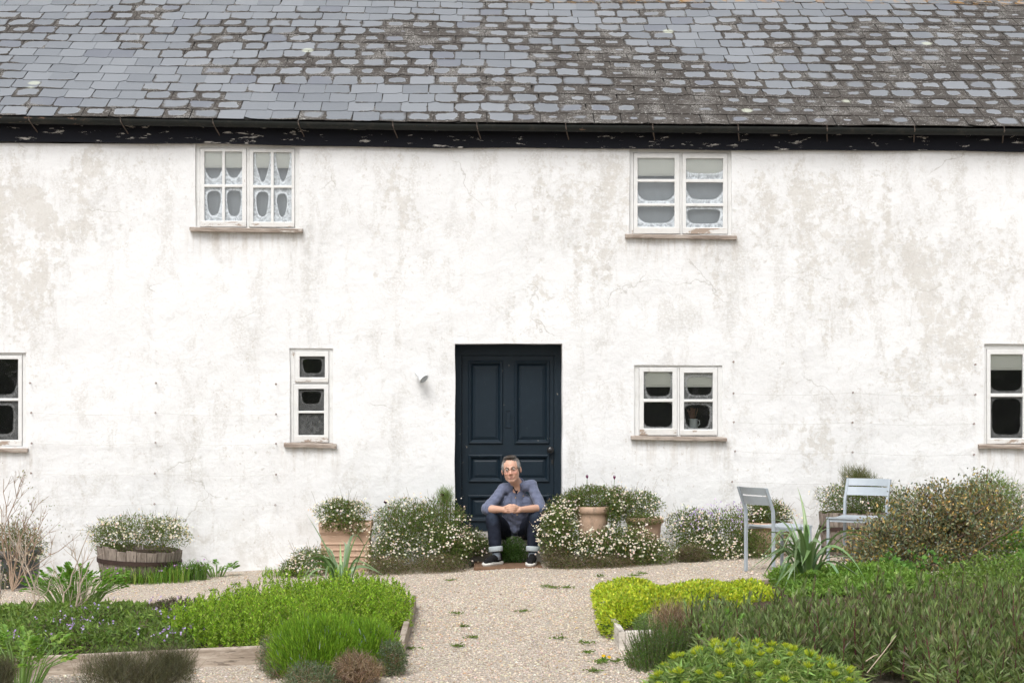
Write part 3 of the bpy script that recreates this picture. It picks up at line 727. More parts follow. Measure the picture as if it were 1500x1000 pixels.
window('w5', 'casement_window', (-89, 36, 518, 656),
       [((-84, -27, 520, 653), [(-77, -34, 526, 583), (-77, -34, 587, 644)]), ((-24, 33, 520, 653), [(-17, 27, 526, 583), (-17, 27, 587, 644)])],
       (-98, 41, 655.5, 661.5), frost=grey, amount=0.6,
       clears=[(.45, .6, .5, .5, 4.5, .1), (.45, .52, .36, .36, 5, .08)])
window('w6', 'casement_window', (1443, 1572, 508, 652),
       [((1445, 1506, 511, 650), [(1450.5, 1498, 519, 576), (1451, 1498, 581, 641.5)]), ((1509, 1569, 511, 650), [(1515, 1562, 519, 576), (1515, 1562, 581, 641.5)])],
       (1433.5, 1582, 651.5, 657.5), blind=540, frost=grey, amount=0.5,
       clears=[(.5, .6, .5, .53, 5, .05), (.5, .52, .44, .43, 5, .05)])

# jug of dried stems standing inside the lower casement window
jp = P(1015.5, 629, FY + 0.11); jug = thing('jug', 'white enamel jug of dried brown stems inside the ground floor window', 'jug', tuple(jp))
mb = MB().lathe([(0.0, 0.0), (0.047, 0.0), (0.05, 0.01), (0.044, 0.09), (0.047, 0.115), (0.043, 0.115), (0.04, 0.02), (0.0, 0.02)], jp, 18)
part('body', mb.mesh('jug_body'), jug, simple('white_enamel', (0.62, 0.68, 0.68), 0.3, 0.05), smooth=True)
part('handle', MB().tube([jp + np.array([0.044, 0, .10]), jp + np.array([.066, 0, .095]), jp + np.array([.068, 0, .06]), jp + np.array([.045, 0, .035])], 0.006, 6).mesh('jug_handle'), jug, simple('white_enamel', (0.62, 0.68, 0.68), 0.3, 0.05))
mb = MB()
for i in range(46):
    a = random.uniform(0, 6.28); q = random.uniform(0.2, 1)
    t = jp + np.array([math.cos(a) * .075 * q - .01, math.sin(a) * .03 * q, .20 + random.uniform(0, .035)])
    mb.tube([jp + np.array([math.cos(a) * .02, math.sin(a) * .015, .06]), (jp + t) / 2 + np.array([0, 0, .03]), t], [0.0016, 0.002, 0.0028], 4)
part('dried_stems', mb.mesh('dried_stems'), jug, simple('dry_brown_stem', (0.20, 0.11, 0.07), 0.9, 0.4), stuff=True)

# door ------------------------------------------------------------------------------------------
door = bpy.data.objects.new('door', None); link(door, house)
x0, x1, z0, z1 = OR['door']; THR = P(750, 783, -0.3)[2] - 0.005
def rings(x0, x1, z0, z1, prof, y):
    V = []; F = []
    for (i, d) in prof: V += [(x0 + i, y + d, z0 + i), (x1 - i, y + d, z0 + i), (x1 - i, y + d, z1 - i), (x0 + i, y + d, z1 - i)]
    n = len(prof)
    for k in range(n - 1):
        for e in range(4): F.append((k * 4 + e, k * 4 + (e + 1) % 4, k * 4 + 4 + (e + 1) % 4, k * 4 + 4 + e))
    F.append(tuple((n - 1) * 4 + e for e in range(4)))
    return npmesh('rings', V, np.array(F))
lx0 = P(677, 600, DY)[0]; lx1 = P(811, 600, DY)[0]; lz1 = P(750, 521, DY)[2]
fr = part('door_frame', plate(x0 - .02, x1 + .02, THR - 0.02, z1 + .03, [(lx0 - .004, lx1 + .004, THR - .1, lz1 + .004)], DY - 0.012, DY + 0.07), door, M['door']); bevel(fr, 0.005)
PAN = [(x_, x2_, y_, y2_) for (y_, y2_) in ((530, 648.5), (667, 704.5), (726, 762)) for (x_, x2_) in ((687.5, 735), (755, 803.5))]
PR = [rectP(*p, DY) for p in PAN]
lf = part('leaf', plate(lx0, lx1, THR + .006, lz1, PR, DY, DY + 0.045), door, M['door']); bevel(lf, 0.003)
for p in PR:
    part('panel', rings(*p, [(-0.012, 0.0), (-0.012, -0.010), (0.0, -0.020), (0.014, -0.017), (0.02, -0.004), (0.036, 0.012), (0.043, 0.006), (0.05, 0.006), (0.064, 0.0), (0.072, 0.0)], DY), door, M['door'])
k = P(806, 658.6, DY); mb = MB()
mb.lathe([(0.0, 0), (0.022, 0), (0.022, .006), (0.010, .008), (0.010, .026), (0.030, .032), (0.038, .044), (0.036, .056), (0.02, .066), (0.0, .068)], (0, 0, 0), 20)
V = np.concatenate(mb.V); V = np.stack([V[:, 0], -V[:, 2], V[:, 1]], -1) + k; mb.V = [V]
part('door_knob', mb.mesh('door_knob'), door, M['iron'], smooth=True)
kk = P(809, 676, DY); mb = MB().box(kk[0] - .012, kk[0] + .012, DY - .005, DY + .001, kk[2] - .024, kk[2] + .024)
part('keyhole_plate', mb.mesh('keyhole_plate'), door, M['iron'])
q = rectP(739.8, 749.2, 600, 625.5, DY); part('letter_plate', rings(*q, [(-.002, .002), (-.002, -.008), (.008, -.008), (.012, -.004), (.02, -.004), (.022, .006)], DY), door, M['door'])
# dark sheet behind the door, its colour standing in for the unlit hall
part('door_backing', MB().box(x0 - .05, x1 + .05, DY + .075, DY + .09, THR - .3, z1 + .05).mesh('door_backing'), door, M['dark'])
# stone step in the doorway
mb = MB(); sx0, sx1 = P(664, 783, -0.32)[0], P(824, 783, -0.32)[0]
mb.box(sx0 - .08, sx1 + .08, -0.34, 0.0 + DY + .06, -0.1, THR)
st = part('doorstep', mb.mesh('doorstep'), None, M['stone']); bevel(st, 0.015, 3); tag(st, 'worn grey stone step below the dark blue front door', 'step')
recentre(st)
# mat of bare earth-brown stone in front of it
a, b = G(694, 835), G(797, 836)
mb = MB().box(a[0], b[0], -0.98, -0.345, GZ(0, -.7) - 0.03, 0.036)
mt = part('doormat', mb.mesh('doormat'), None, simple('brown_earthy_mat', (0.16, 0.098, 0.062), 0.95, 0.4, 18, 0.2, 0, 0.8, 0.02)); bevel(mt, 0.012, 2)
tag(mt, 'earth brown worn mat before the doorstep under the seated man\'s shoes', 'mat'); recentre(mt)

# lamp on the wall ------------------------------------------------------------------------------
lp = P(617, 549, 0.0); lamp = thing('wall_lamp', 'small white spot lamp fixed to the wall beside the front door', 'lamp', tuple(lp))
part('mount', MB().tube([lp + np.array([-.025, .01, .035]), lp + np.array([-.025, -.02, .035])], 0.028, 14).mesh('lamp_mount'), lamp, M['lamp'])
part('arm', MB().tube([lp + np.array([-.025, -.015, .035]), lp + np.array([-.02, -.06, .032])], 0.011, 10).mesh('lamp_arm'), lamp, M['rod'])
d = np.array([0.62, -0.42, -0.66]); d /= np.linalg.norm(d); c0 = lp + np.array([-.045, -.055, .035])
part('shade', MB().tube([c0 - d * .0, c0 + d * .012, c0 + d * .075, c0 + d * .10, c0 + d * .125], [0.026, 0.036, 0.038, 0.048, 0.058], 20).mesh('lamp_shade'), lamp, M['lamp'], smooth=False)
part('lens', MB().tube([c0 + d * .1252, c0 + d * .130], [0.046, 0.040], 20).mesh('lamp_lens'), lamp, M['lampglass'])

# training wires on vine eyes ---------------------------------------------------------------------
def eye(px, py, parent):
    p = P(px, py, 0); mb = MB().tube([p + np.array([0, .012, 0]), p + np.array([0, -.045, .003])], 0.0032, 6)
    t = np.linspace(0, 6.28, 9); mb.tube([p + np.array([.008 * math.sin(a), -.050, .008 * math.cos(a)]) for a in t], 0.0032, 5)
    part('vine_eye', mb.mesh('vine_eye'), parent, M['rust'])
def wire(eyes, label, has_wire=True):
    p0 = P(*eyes[0], 0); t = thing('training_wire', label, 'wire', tuple(p0), 'rusty wires strung along the wall')
    for e in eyes: eye(*e, t)
    if has_wire:
        pts = []
        for (a, b) in zip(eyes[:-1], eyes[1:]):
            A, B = P(*a, -.055), P(*b, -.055)
            for s in np.linspace(0, 1, 10)[:-1]: pts.append(A + (B - A) * s - np.array([0, 0, .022 * math.sin(math.pi * s)]))
        pts.append(P(*eyes[-1], -.055))
        part('wire', MB().tube(pts, 0.0016, 5).mesh('wire'), t, M['wire'])
for i, (l, c, r) in enumerate((((47.5, 604.5), (229, 604.5), (405, 606.5)), ((48, 649), (229, 648), (405, 649.5)), ((47, 692.5), (228, 693), (405, 694.5)), ((46, 737.5), (227.5, 737.5), (404, 739)))):
    wire([l, c, r], ('topmost', 'second highest', 'third highest', 'lowest')[i] + ' thin wire between the wall end window and the narrow window')
for i, (l, c, r) in enumerate((((1073.5, 576), (1248, 575), (1427, 578)), ((1074, 618), (1247.5, 618.5), (1425, 620.5)), ((1076, 660.5), (1247.5, 662), (1425, 665.5)), ((1071.5, 705), (1289, 706), (1440, 708)))):
    wire([l, c, r], ('topmost', 'second highest', 'third highest', 'lowest')[i] + ' thin wire right of the window with the jug')
for i, e in enumerate(((45.5, 561), (229.5, 561), (405, 562.5), (1073.5, 530), (1427, 534))):
    p0 = P(*e, 0); t = thing('wall_eye', ('rusty bare eye beside the wall end window', 'rusty bare eye halfway between wall end window and narrow window', 'rusty bare eye beside the narrow window', 'rusty bare eye beside the window with the jug', 'rusty bare eye beside the end window with the cream blind')[i], 'wire eye', tuple(p0), 'empty wire eyes on the wall'); eye(*e, t)

# ------------------------------------------------------------------ planting helpers
def nrm(a): return a / (np.linalg.norm(a, axis=-1, keepdims=True) + 1e-9)
def rdir(n, rng): return nrm(rng.normal(size=(n, 3)))
def pick(pal, n, rng, var=0.22):
    """n leaf colours from a weighted palette [(w, rgb), ...]"""
    w = np.array([p[0] for p in pal], float); w /= w.sum(); c = np.array([p[1] for p in pal])
    out = c[rng.choice(len(c), n, p=w)]
    return np.clip(out * np.exp(rng.normal(0, var, (n, 1))) * (1 + rng.normal(0, 0.05, (n, 3))), 0.002, 0.9)
def leaves(Pb, D, L, Wd, rng, fold=0.25, droop=0.0, up=0.5, shape=0.45):
    """diamond leaves with a folded midrib: 4 vertices, 2 triangles each"""
    n = len(Pb); D = nrm(D); L = np.broadcast_to(L, (n,))[:, None]; Wd = np.broadcast_to(Wd, (n,))[:, None]
    ref = nrm(rdir(n, rng) + np.array([0, 0, up])); S = nrm(np.cross(D, ref)); N = np.cross(S, D); N *= np.sign(N[:, 2:3] + 1e-6)
    v = np.empty((n, 4, 3)); v[:, 0] = Pb
    v[:, 1] = Pb + D * L * shape + S * Wd / 2 + N * Wd * fold; v[:, 3] = Pb + D * L * shape - S * Wd / 2 + N * Wd * fold
    v[:, 2] = Pb + D * L - np.array([0, 0, 1.0]) * L * droop
    b = np.arange(n)[:, None] * 4
    F = np.concatenate([b + np.array([0, 1, 2]), b + np.array([0, 2, 3])])
    return v.reshape(-1, 3), F
def strips(pts, wid, side, fold=0.0):
    """pts (n,m,3) centre lines, wid (n,m), side (n,3) -> ribbon blades (folded along the middle when fold>0)"""
    n, m, _ = pts.shape
    T = np.gradient(pts, axis=1); T = nrm(T)
    S = nrm(side[:, None] - T * (side[:, None] * T).sum(-1, keepdims=True)); N = np.cross(S, T); N *= np.sign(N[..., 2:3] + 1e-6)
    w = wid[..., None] / 2
    if fold > 0:
        V = np.stack([pts + S * w + N * w * fold, pts, pts - S * w + N * w * fold], 2); k = 3
    else:
        V = np.stack([pts + S * w, pts - S * w], 2); k = 2
    b = np.arange(n)[:, None, None] * (m * k) + np.arange(m - 1)[None, :, None] * k + np.arange(k - 1)[None, None]
    F = np.stack([b, b + 1, b + k + 1, b + k], -1).reshape(-1, 4)
    return V.reshape(-1, 3), F, m * k
class Veg:
    def __init__(s, seed): s.r = np.random.default_rng(seed); s.V = []; s.F = {}; s.C = []; s.n = 0
    def put(s, V, F, C):
        s.F.setdefault(F.shape[1], []).append(F + s.n); s.V.append(V); s.n += len(V); s.C.append(C)
    def leaf(s, Pb, D, L, Wd, pal, var=0.22, **k):
        V, F = leaves(Pb, D, L, Wd, s.r, **k); s.put(V, F, np.repeat(pick(pal, len(Pb), s.r, var), 4, 0))
    def blade(s, pts, wid, side, pal, fold=0.0, var=0.18):
        V, F, k = strips(pts, wid, side, fold); s.put(V, F, np.repeat(pick(pal, len(pts), s.r, var), k, 0))
    def flower(s, Pc, N, R, petal, eye=(0.75, 0.50, 0.05), k=8, cup=0.15):
        n = len(Pc); N = nrm(N); A = nrm(np.cross(N, rdir(n, s.r))); B = np.cross(N, A); R = np.broadcast_to(R, (n,))[:, None, None]
        a = np.arange(2 * k) * math.pi / k; rr = np.where(np.arange(2 * k) % 2, 0.80, 1.0)
        ring = Pc[:, None] + R * (np.cos(a)[None, :, None] * A[:, None] + np.sin(a)[None, :, None] * B[:, None]) * rr[None, :, None] + R * cup * N[:, None] * s.r.uniform(-1, 1.2, (n, 1, 1))
        V = np.concatenate([Pc[:, None], ring], 1); m = 2 * k + 1; b = np.arange(n)[:, None, None] * m; j = np.arange(2 * k)
        F = (b + np.stack([np.zeros(2 * k, int), 1 + j, 1 + (j + 1) % (2 * k)], -1)[None]).reshape(-1, 3)
        s.put(V.reshape(-1, 3), F, np.repeat(pick(petal, n, s.r, 0.06), m, 0))
        if eye is not None:
            a = np.arange(5) * 2 * math.pi / 5
            ring = Pc[:, None] + 0.36 * R * (np.cos(a)[None, :, None] * A[:, None] + np.sin(a)[None, :, None] * B[:, None]) + R * .10 * N[:, None]
            V = np.concatenate([(Pc + R[:, 0] * .34 * N)[:, None], ring], 1); b = np.arange(n)[:, None, None] * 6; j = np.arange(5)
            F = (b + np.stack([np.zeros(5, int), 1 + j, 1 + (j + 1) % 5], -1)[None]).reshape(-1, 3)
            s.put(V.reshape(-1, 3), F, np.repeat(pick([(1, eye)], n, s.r, 0.15), 6, 0))
    def obj(s, name, parent, mat, stuff=True):
        me = npmesh(name, np.concatenate(s.V), [np.concatenate(f) for f in s.F.values()], np.concatenate(s.C))
        return part(name, me, parent, mat, stuff=stuff)
def ell(px, py, rpx, rpy, Y, ry):
    """an ellipsoid seen at that pixel, centre on the plane y=Y"""
    c = P(px, py, Y); k = PXM(Y); return c, np.array([rpx / k, ry, rpy / k])
def sample_ell(E, n, rng, lo=0.35, hi=1.0, seed=0, pw=2.0, surf_bias=None, wallclip=True, bump=0.2):
    """points through a union of ellipsoids with a lumpy outline; returns points and outward normals"""
    vol = np.array([r.prod() ** (2 / 3) for c, r in E]); k = rng.choice(len(E), n * 2, p=vol / vol.sum())
    C = np.array([c for c, r in E])[k]; Rr = np.array([r for c, r in E])[k]
    d = rdir(n * 2, rng); u = (lo ** pw + rng.random(n * 2) * (hi ** pw - lo ** pw)) ** (1 / pw)
    lump = 1 + bump * fnoise(d[:, 0] * 2.2 + k, d[:, 1] * 2.2, d[:, 2] * 2.2, seed, 1.6) + bump * 0.5 * fnoise(d[:, 0] * 6, d[:, 1] * 6, d[:, 2] * 6, seed + 1, 1.5)
    Pp = C + d * Rr * (u * lump)[:, None]; N = nrm(d / Rr)
    ok = Pp[:, 2] > zg(Pp[:, 0]) + 0.005
    if wallclip: ok &= Pp[:, 1] < -0.02
    Pp, N = Pp[ok][:n], N[ok][:n]
    return Pp, N
WHITE = [(8, (0.74, 0.71, 0.66)), (1.6, (0.68, 0.54, 0.54)), (2, (0.62, 0.58, 0.48))]
ERI = [(4, (0.115, 0.175, 0.042)), (3, (0.155, 0.22, 0.06)), (1.6, (0.17, 0.15, 0.075)), (1.2, (0.21, 0.155, 0.115)), (2, (0.08, 0.125, 0.03))]
ERI_DRY = [(3, (0.22, 0.165, 0.12)), (2, (0.15, 0.11, 0.08)), (3, (0.14, 0.17, 0.06)), (1, (0.28, 0.22, 0.17))]
def daisy(name, label, E, nl, nf, seed, cat='plant', group=None, pal=ERI, dry=None, parent=None, flower=WHITE, fr=(0.0055, 0.0125), stems=120, extra=None, gmask=None):
    base = np.array([np.mean([c[0] for c, r in E]), np.mean([c[1] for c, r in E]), 0]); base[2] = zg(base[0])
    t = parent or thing(name, label, cat, tuple(base), group)
    v = Veg(seed)
    Pp, N = sample_ell(E, nl, v.r, 0.25, 1.0, seed, 2.2)
    D = N * 0.8 + rdir(len(Pp), v.r) + np.array([0, 0, 0.35])
    v.leaf(Pp, D, v.r.uniform(0.016, 0.036, len(Pp)), v.r.uniform(0.005, 0.011, len(Pp)), pal)
    if dry:      # dead growth low down
        Pp, N = sample_ell(dry, nl // 7, v.r, 0.4, 1.0, seed + 5)
        v.leaf(Pp, N * .5 + rdir(len(Pp), v.r), v.r.uniform(.03, .06, len(Pp)), v.r.uniform(.003, .006, len(Pp)), ERI_DRY)
    # wiry flower stalks standing out of the mass
    Pp, N = sample_ell(E, stems * 2, v.r, 0.85, 1.0, seed, 1.0)
    Pp, N = Pp[N[:, 2] > -0.1][:stems], N[N[:, 2] > -0.1][:stems]
    D = nrm(N + np.array([0, 0, 0.5]) + 0.5 * rdir(len(Pp), v.r)); L = v.r.uniform(0.04, 0.10, len(Pp))[:, None]
    tt = np.linspace(0, 1, 4)[None, :, None]
    L = np.where(v.r.random((len(Pp), 1)) < .12, L * 1.9, L); pts = Pp[:, None] + D[:, None] * L[:, None] * tt + np.array([0, 0, -0.015]) * tt ** 2
    v.blade(pts, np.full((len(Pp), 4), 0.0025), rdir(len(Pp), v.r), [(1, (0.14, 0.13, 0.06)), (1, (0.20, 0.14, 0.10))])
    v.obj('foliage', t, M['leaf'])
    f = Veg(seed + 1)
    nf = int(nf * 1.35); Pp, N = sample_ell(E, nf * 3, f.r, 0.95, 1.10, seed, 1.0)
    patch = fnoise(Pp[:, 0] * 3.2, Pp[:, 1] * 3, Pp[:, 2] * 4.2, seed + 9, 1.5)
    ok = (N[:, 2] > -0.55) & (N[:, 1] < 0.45) & (patch + f.r.normal(0, .35, len(Pp)) > -0.12)
    if gmask is not None: ok &= gmask(Pp)
    Pp, N = Pp[ok][:nf], N[ok][:nf]
    kc = f.r.integers(0, max(1, len(Pp) // 3), len(Pp)); clus = f.r.random(len(Pp)) < .55
    Pp = np.where(clus[:, None], Pp[kc] + f.r.normal(0, .022, Pp.shape) + N[kc] * .012, Pp); N = np.where(clus[:, None], N[kc], N)
    face = nrm(N * 0.6 + np.array([0, -0.5, 0.65]) + 0.7 * rdir(len(Pp), f.r))
    f.flower(Pp, face, f.r.uniform(*fr, len(Pp)), flower)
    ng = len(Pp) // 5                                                        # spent heads, yellow-brown
    if ng > 3:
        Pq, Nq = sample_ell(E, ng, f.r, 0.95, 1.12, seed, 1.0)
        f.flower(Pq, Nq + np.array([0, 0, .5]), 0.006, [(2, (0.50, 0.36, 0.10)), (1, (0.33, 0.24, 0.14))], None, 4)
    f.obj('flowers', t, M['petal'])
    return t

# ------------------------------------------------------------------ pots, tubs and barrels
def barrel(px0, px1, pyt, pyb, Y, label, tilt=0.0, taper=0.88, seed=0):
    k = PXM(Y); c = P((px0 + px1) / 2, pyb, Y); Rt = (px1 - px0) / 2 / k; Hh = (pyb - pyt) / k; c[2] = zg(c[0]) - 0.005
    rng = np.random.default_rng(seed)
    t = thing('half_barrel', label, 'planter', tuple(c), 'wooden half barrel planters')
    n = 26
    for i in range(n):
        a0, a1 = i * 2 * math.pi / n + .006, (i + 1) * 2 * math.pi / n - .006; V = []
        dr = rng.normal(0, 0.004); tz = rng.normal(0, 0.008)
        for z, f in ((0, taper), (0.5, (1 + taper) / 2 + .025), (1, 1.0)):
            for rr in (Rt * f - 0.024, Rt * f + dr):
                for a in (a0, a1): V.append((c[0] + rr * math.cos(a), c[1] + rr * math.sin(a), c[2] + (Hh + tz) * z - (Hh * tilt * math.cos(a)) * z))
        F = []
        for q in (0, 4):
            F += [[q, q + 1, q + 5, q + 4], [q + 2, q + 6, q + 7, q + 3], [q, q + 4, q + 6, q + 2], [q + 1, q + 3, q + 7, q + 5]]
        F += [[8, 9, 11, 10], [0, 2, 3, 1]]
        part('stave', npmesh('stave', V, np.array(F)), t, M['stave'])
    for z in (0.12, 0.62):
        f = taper + (1 - taper) * z + .022 * math.sin(z * math.pi); mb = MB(); kk = 40
        a = np.arange(kk) * 2 * math.pi / kk
        def ring(r, zz): return np.stack([c[0] + r * np.cos(a), c[1] + r * np.sin(a), c[2] + zz - Hh * tilt * np.cos(a) * z], -1)
        V = np.concatenate([ring(Rt * f + .004, Hh * z - .022), ring(Rt * f + .010, Hh * z - .022), ring(Rt * f + .012, Hh * z + .022), ring(Rt * f + .006, Hh * z + .022)])
        j = np.arange(kk); j2 = (j + 1) % kk
        mb.add(V, np.concatenate([np.stack([q * kk + j, q * kk + j2, ((q + 1) % 4) * kk + j2, ((q + 1) % 4) * kk + j], -1) for q in range(4)]))
        part('hoop', mb.mesh('hoop'), t, M['hoop'])
    part('soil', MB().lathe([(0.0, Hh * .86), (Rt * .96, Hh * .86), (Rt * .9, Hh * .8), (0, Hh * .8)], c, 24).mesh('soil'), t, M['soil'])
    return t
def round_pot(px0, px1, pyt, Y, H, label, mat='terracotta', name='terracotta_pot', group=None, zb=None, taper=0.72):
    k = PXM(Y); Rt = (px1 - px0) / 2 / k; c = P((px0 + px1) / 2, pyt, Y); c[2] -= H
    if zb is not None: c[2] = zb
    t = thing(name, label, 'pot', tuple(c), group)
    pr = [(0, 0), (Rt * taper, 0)]
    for z in np.linspace(0.05, 0.80, 12):
        r = Rt * (taper + (0.96 - taper) * z); rib = 0.006 if abs(z - .62) < .03 or abs(z - .45) < .03 or abs(z - .3) < .03 else 0
        pr.append((r + rib, H * z))
    pr += [(Rt * .97, H * .83), (Rt * 1.03, H * .85), (Rt * 1.05, H * .97), (Rt * 1.0, H), (Rt * .9, H), (Rt * .86, H * .9), (0, H * .9)]
    part('body', MB().lathe(pr, c, 36).mesh('pot_body'), t, M[mat], smooth=True)
    part('soil', MB().lathe([(0, H * .915), (Rt * .87, H * .915)], c, 24).mesh('soil'), t, M['soil'])
    return t
barrel(143, 266, 795, 842, -0.62, 'old wooden half barrel of daisies left of the clay box', 0.10, 0.86, 1)
barrel(1200, 1303, 752, 812, -0.50, 'wooden half barrel of daisies behind the grey chairs', 0.0, 0.88, 2)
# ribbed square clay box
def clay_box(px0, px1, pyt, Y, label):
    k = PXM(Y); w = (px1 - px0) / k; c = P((px0 + px1) / 2, pyt, Y); z0 = zg(c[0]) - .005; H = c[2] - z0
    t = thing('clay_box', label, 'planter', (c[0], Y, z0)); hw, hd = w / 2, 0.19
    prof = [(0.90, 0), (0.90, .04)]
    for z in (0.18, 0.30, 0.42, 0.54): prof += [(0.93, z), (0.965, z + .015), (0.965, z + .04), (0.93, z + .055)]
    prof += [(0.945, .74), (1.0, .80), (1.02, .96), (1.0, 1.0), (0.9, 1.0), (0.88, .9)]
    V = []; F = []
    for f, z in prof: V += [(c[0] + sx * hw * f, Y + sy * (hd - (1 - f) * hw), z0 + H * z) for sx, sy in ((-1, -1), (1, -1), (1, 1), (-1, 1))]
    for i in range(len(prof) - 1): F += [(i * 4 + e, i * 4 + (e + 1) % 4, i * 4 + 4 + (e + 1) % 4, i * 4 + 4 + e) for e in range(4)]
    o = part('body', npmesh('clay_box_body', V, np.array(F)), t, M['terracotta']); bevel(o, 0.004)
    part('soil', MB().box(c[0] - hw * .87, c[0] + hw * .87, Y - hd * .85, Y + hd * .85, z0 + H * .6, z0 + H * .92).mesh('soil'), t, M['soil'])
clay_box(470, 545, 763, -0.42, 'square ribbed terracotta planter left of the big daisy mound')
round_pot(843, 893, 741, -0.62, 0.42, 'terracotta pot half buried in daisies, closer to the doorway', zb=None, group='clay pots in the daisies')
round_pot(917, 971, 757, -0.55, 0.36, 'ribbed terracotta pot half buried in daisies, away from the doorway', group='clay pots in the daisies')
round_pot(1088, 1160, 764, -0.42, 0.34, 'terracotta pot of daisies behind the turned chair', group='clay pots in the daisies', zb=None)
round_pot(-40, 60, 812, -0.75, 0.40, 'dull grey zinc tub of daisies below the wall end window', 'tub', 'zinc_tub', 'zinc tubs', zb=-0.19, taper=.85)
round_pot(1462, 1560, 768, -0.55, 0.45, 'dull grey zinc tub behind the bronze leaved shrub', 'tub', 'zinc_tub', 'zinc tubs', taper=.85)

# ------------------------------------------------------------------ daisies along the wall
GD = 'fleabane daisies along the wall'
daisy('daisy_clump', 'daisies tumbling over the rim of the left half barrel', [ell(200, 778, 74, 26, -.62, .30), ell(165, 790, 36, 26, -.66, .26), ell(240, 782, 36, 26, -.66, .26)], 9000, 330, 21, group=GD, pal=ERI[1:4] + ERI[:1], stems=300)
daisy('daisy_clump', 'daisies brimming over the square ribbed terracotta planter', [ell(501, 750, 37, 20, -.42, .2), ell(492, 766, 26, 11, -.62, .06), ell(520, 768, 18, 16, -.62, .06)], 6500, 190, 22, group=GD, stems=160)
daisy('daisy_clump', 'big daisy mound spilling from the wall left of the doorway', [ell(615, 785, 72, 52, -.60, .36), ell(590, 765, 48, 34, -.45, .3), ell(645, 765, 42, 36, -.38, .26), ell(655, 805, 38, 34, -.72, .26), ell(565, 815, 32, 28, -.75, .25)], 26000, 620, 23, group=GD,
      dry=[ell(570, 830, 46, 16, -.98, .16), ell(645, 828, 42, 16, -.98, .14)], stems=260)
daisy('daisy_clump', 'low scruffy daisies at the foot of the terracotta planter', [ell(455, 822, 32, 20, -.75, .22), ell(430, 832, 20, 12, -.8, .2)], 4200, 120, 24, group=GD, stems=80)
daisy('daisy_clump', 'small daisy cushion between the big mound and the seated man', [ell(687, 793, 26, 20, -.50, .12), ell(672, 805, 20, 18, -.62, .14), ell(703, 800, 14, 14, -.46, .08)], 5200, 70, 25, group=GD, stems=50)
daisy('green_cushion', 'low green cushion plant under the step between the man\'s shoes', [ell(752, 806, 22, 19, -.47, .10), ell(735, 812, 12, 12, -.47, .09)], 4200, 6, 26, group=None, pal=[(3, (0.07, 0.14, 0.03)), (2, (0.10, 0.18, 0.05))], stems=10)
daisy('daisy_clump', 'wide daisy mound with two clay pots right of the doorway', [ell(818, 783, 30, 42, -.92, .22), ell(876, 806, 70, 27, -.98, .24), ell(945, 812, 46, 24, -.92, .26), ell(822, 760, 26, 32, -.62, .22), ell(912, 795, 50, 26, -.95, .18)], 27000, 700, 27, group=GD,
      dry=[ell(875, 824, 68, 12, -1.18, .12), ell(818, 818, 24, 18, -1.05, .12)], stems=200)
daisy('daisy_clump', 'daisies crowning the clay pot closer to the doorway', [ell(870, 727, 38, 17, -.60, .22), ell(838, 737, 20, 18, -.6, .2), ell(900, 752, 11, 24, -.75, .1)], 7500, 210, 28, group=GD, stems=130)
daisy('daisy_clump', 'daisies crowning the clay pot away from the doorway', [ell(935, 740, 37, 22, -.52, .22), ell(905, 738, 20, 26, -.5, .2), ell(940, 760, 32, 9, -.74, .07)], 7500, 170, 29, group=GD, stems=130)
daisy('daisy_clump', 'daisy bank with lilac flowers behind the turned chair', [ell(1010, 775, 36, 32, -.42, .25), ell(1065, 785, 56, 42, -.48, .28), ell(1110, 800, 46, 30, -.58, .28), ell(1030, 808, 50, 20, -.62, .24)], 21000, 480, 30, group=GD,
      dry=[ell(1012, 812, 26, 14, -.84, .1)], stems=160)
v = Veg(310); Pp, N = sample_ell([ell(1052, 768, 52, 30, -.50, .26)], 420, v.r, .95, 1.12, 3, 1.0)
Pp = Pp[(N[:, 1] < .3) & (N[:, 2] > -.3)]; v.flower(Pp, np.array([0, -.6, .6]) + rdir(len(Pp), v.r) * .6, .0085, [(2, (0.42, 0.30, 0.58)), (1, (0.55, 0.45, 0.66))], None, 4)
t = thing('lilac_aubrieta', 'lilac flowers scattered through the daisy bank behind the turned chair', 'plant', tuple(P(1052, 800, -.5))); v.obj('flowers', t, M['petal'])
daisy('daisy_clump', 'daisies crowning the terracotta pot behind the turned chair', [ell(1124, 752, 36, 19, -.42, .2)], 5500, 120, 31, group=GD, stems=140)
daisy('daisy_clump', 'daisies crowning the half barrel behind the grey chairs', [ell(1250, 735, 54, 28, -.50, .26), ell(1310, 748, 40, 30, -.55, .26)], 11000, 300, 32, group=GD, stems=260)
daisy('daisy_clump', 'daisies around the zinc tub below the wall end window', [ell(22, 800, 44, 34, -.85, .3), ell(6, 845, 30, 28, -.95, .26)], 8500, 210, 33, group=GD, stems=200, pal=ERI_DRY + ERI)
daisy('daisy_clump', 'daisies behind the bronze leaved shrub below the other end window', [ell(1450, 745, 60, 40, -.62, .3), ell(1500, 780, 50, 50, -.7, .3), ell(1420, 800, 50, 40, -.95, .25)], 17000, 480, 34, group=GD, stems=200)

SHX = lambda y: math.tan(YAW) * (CAM_D + y)
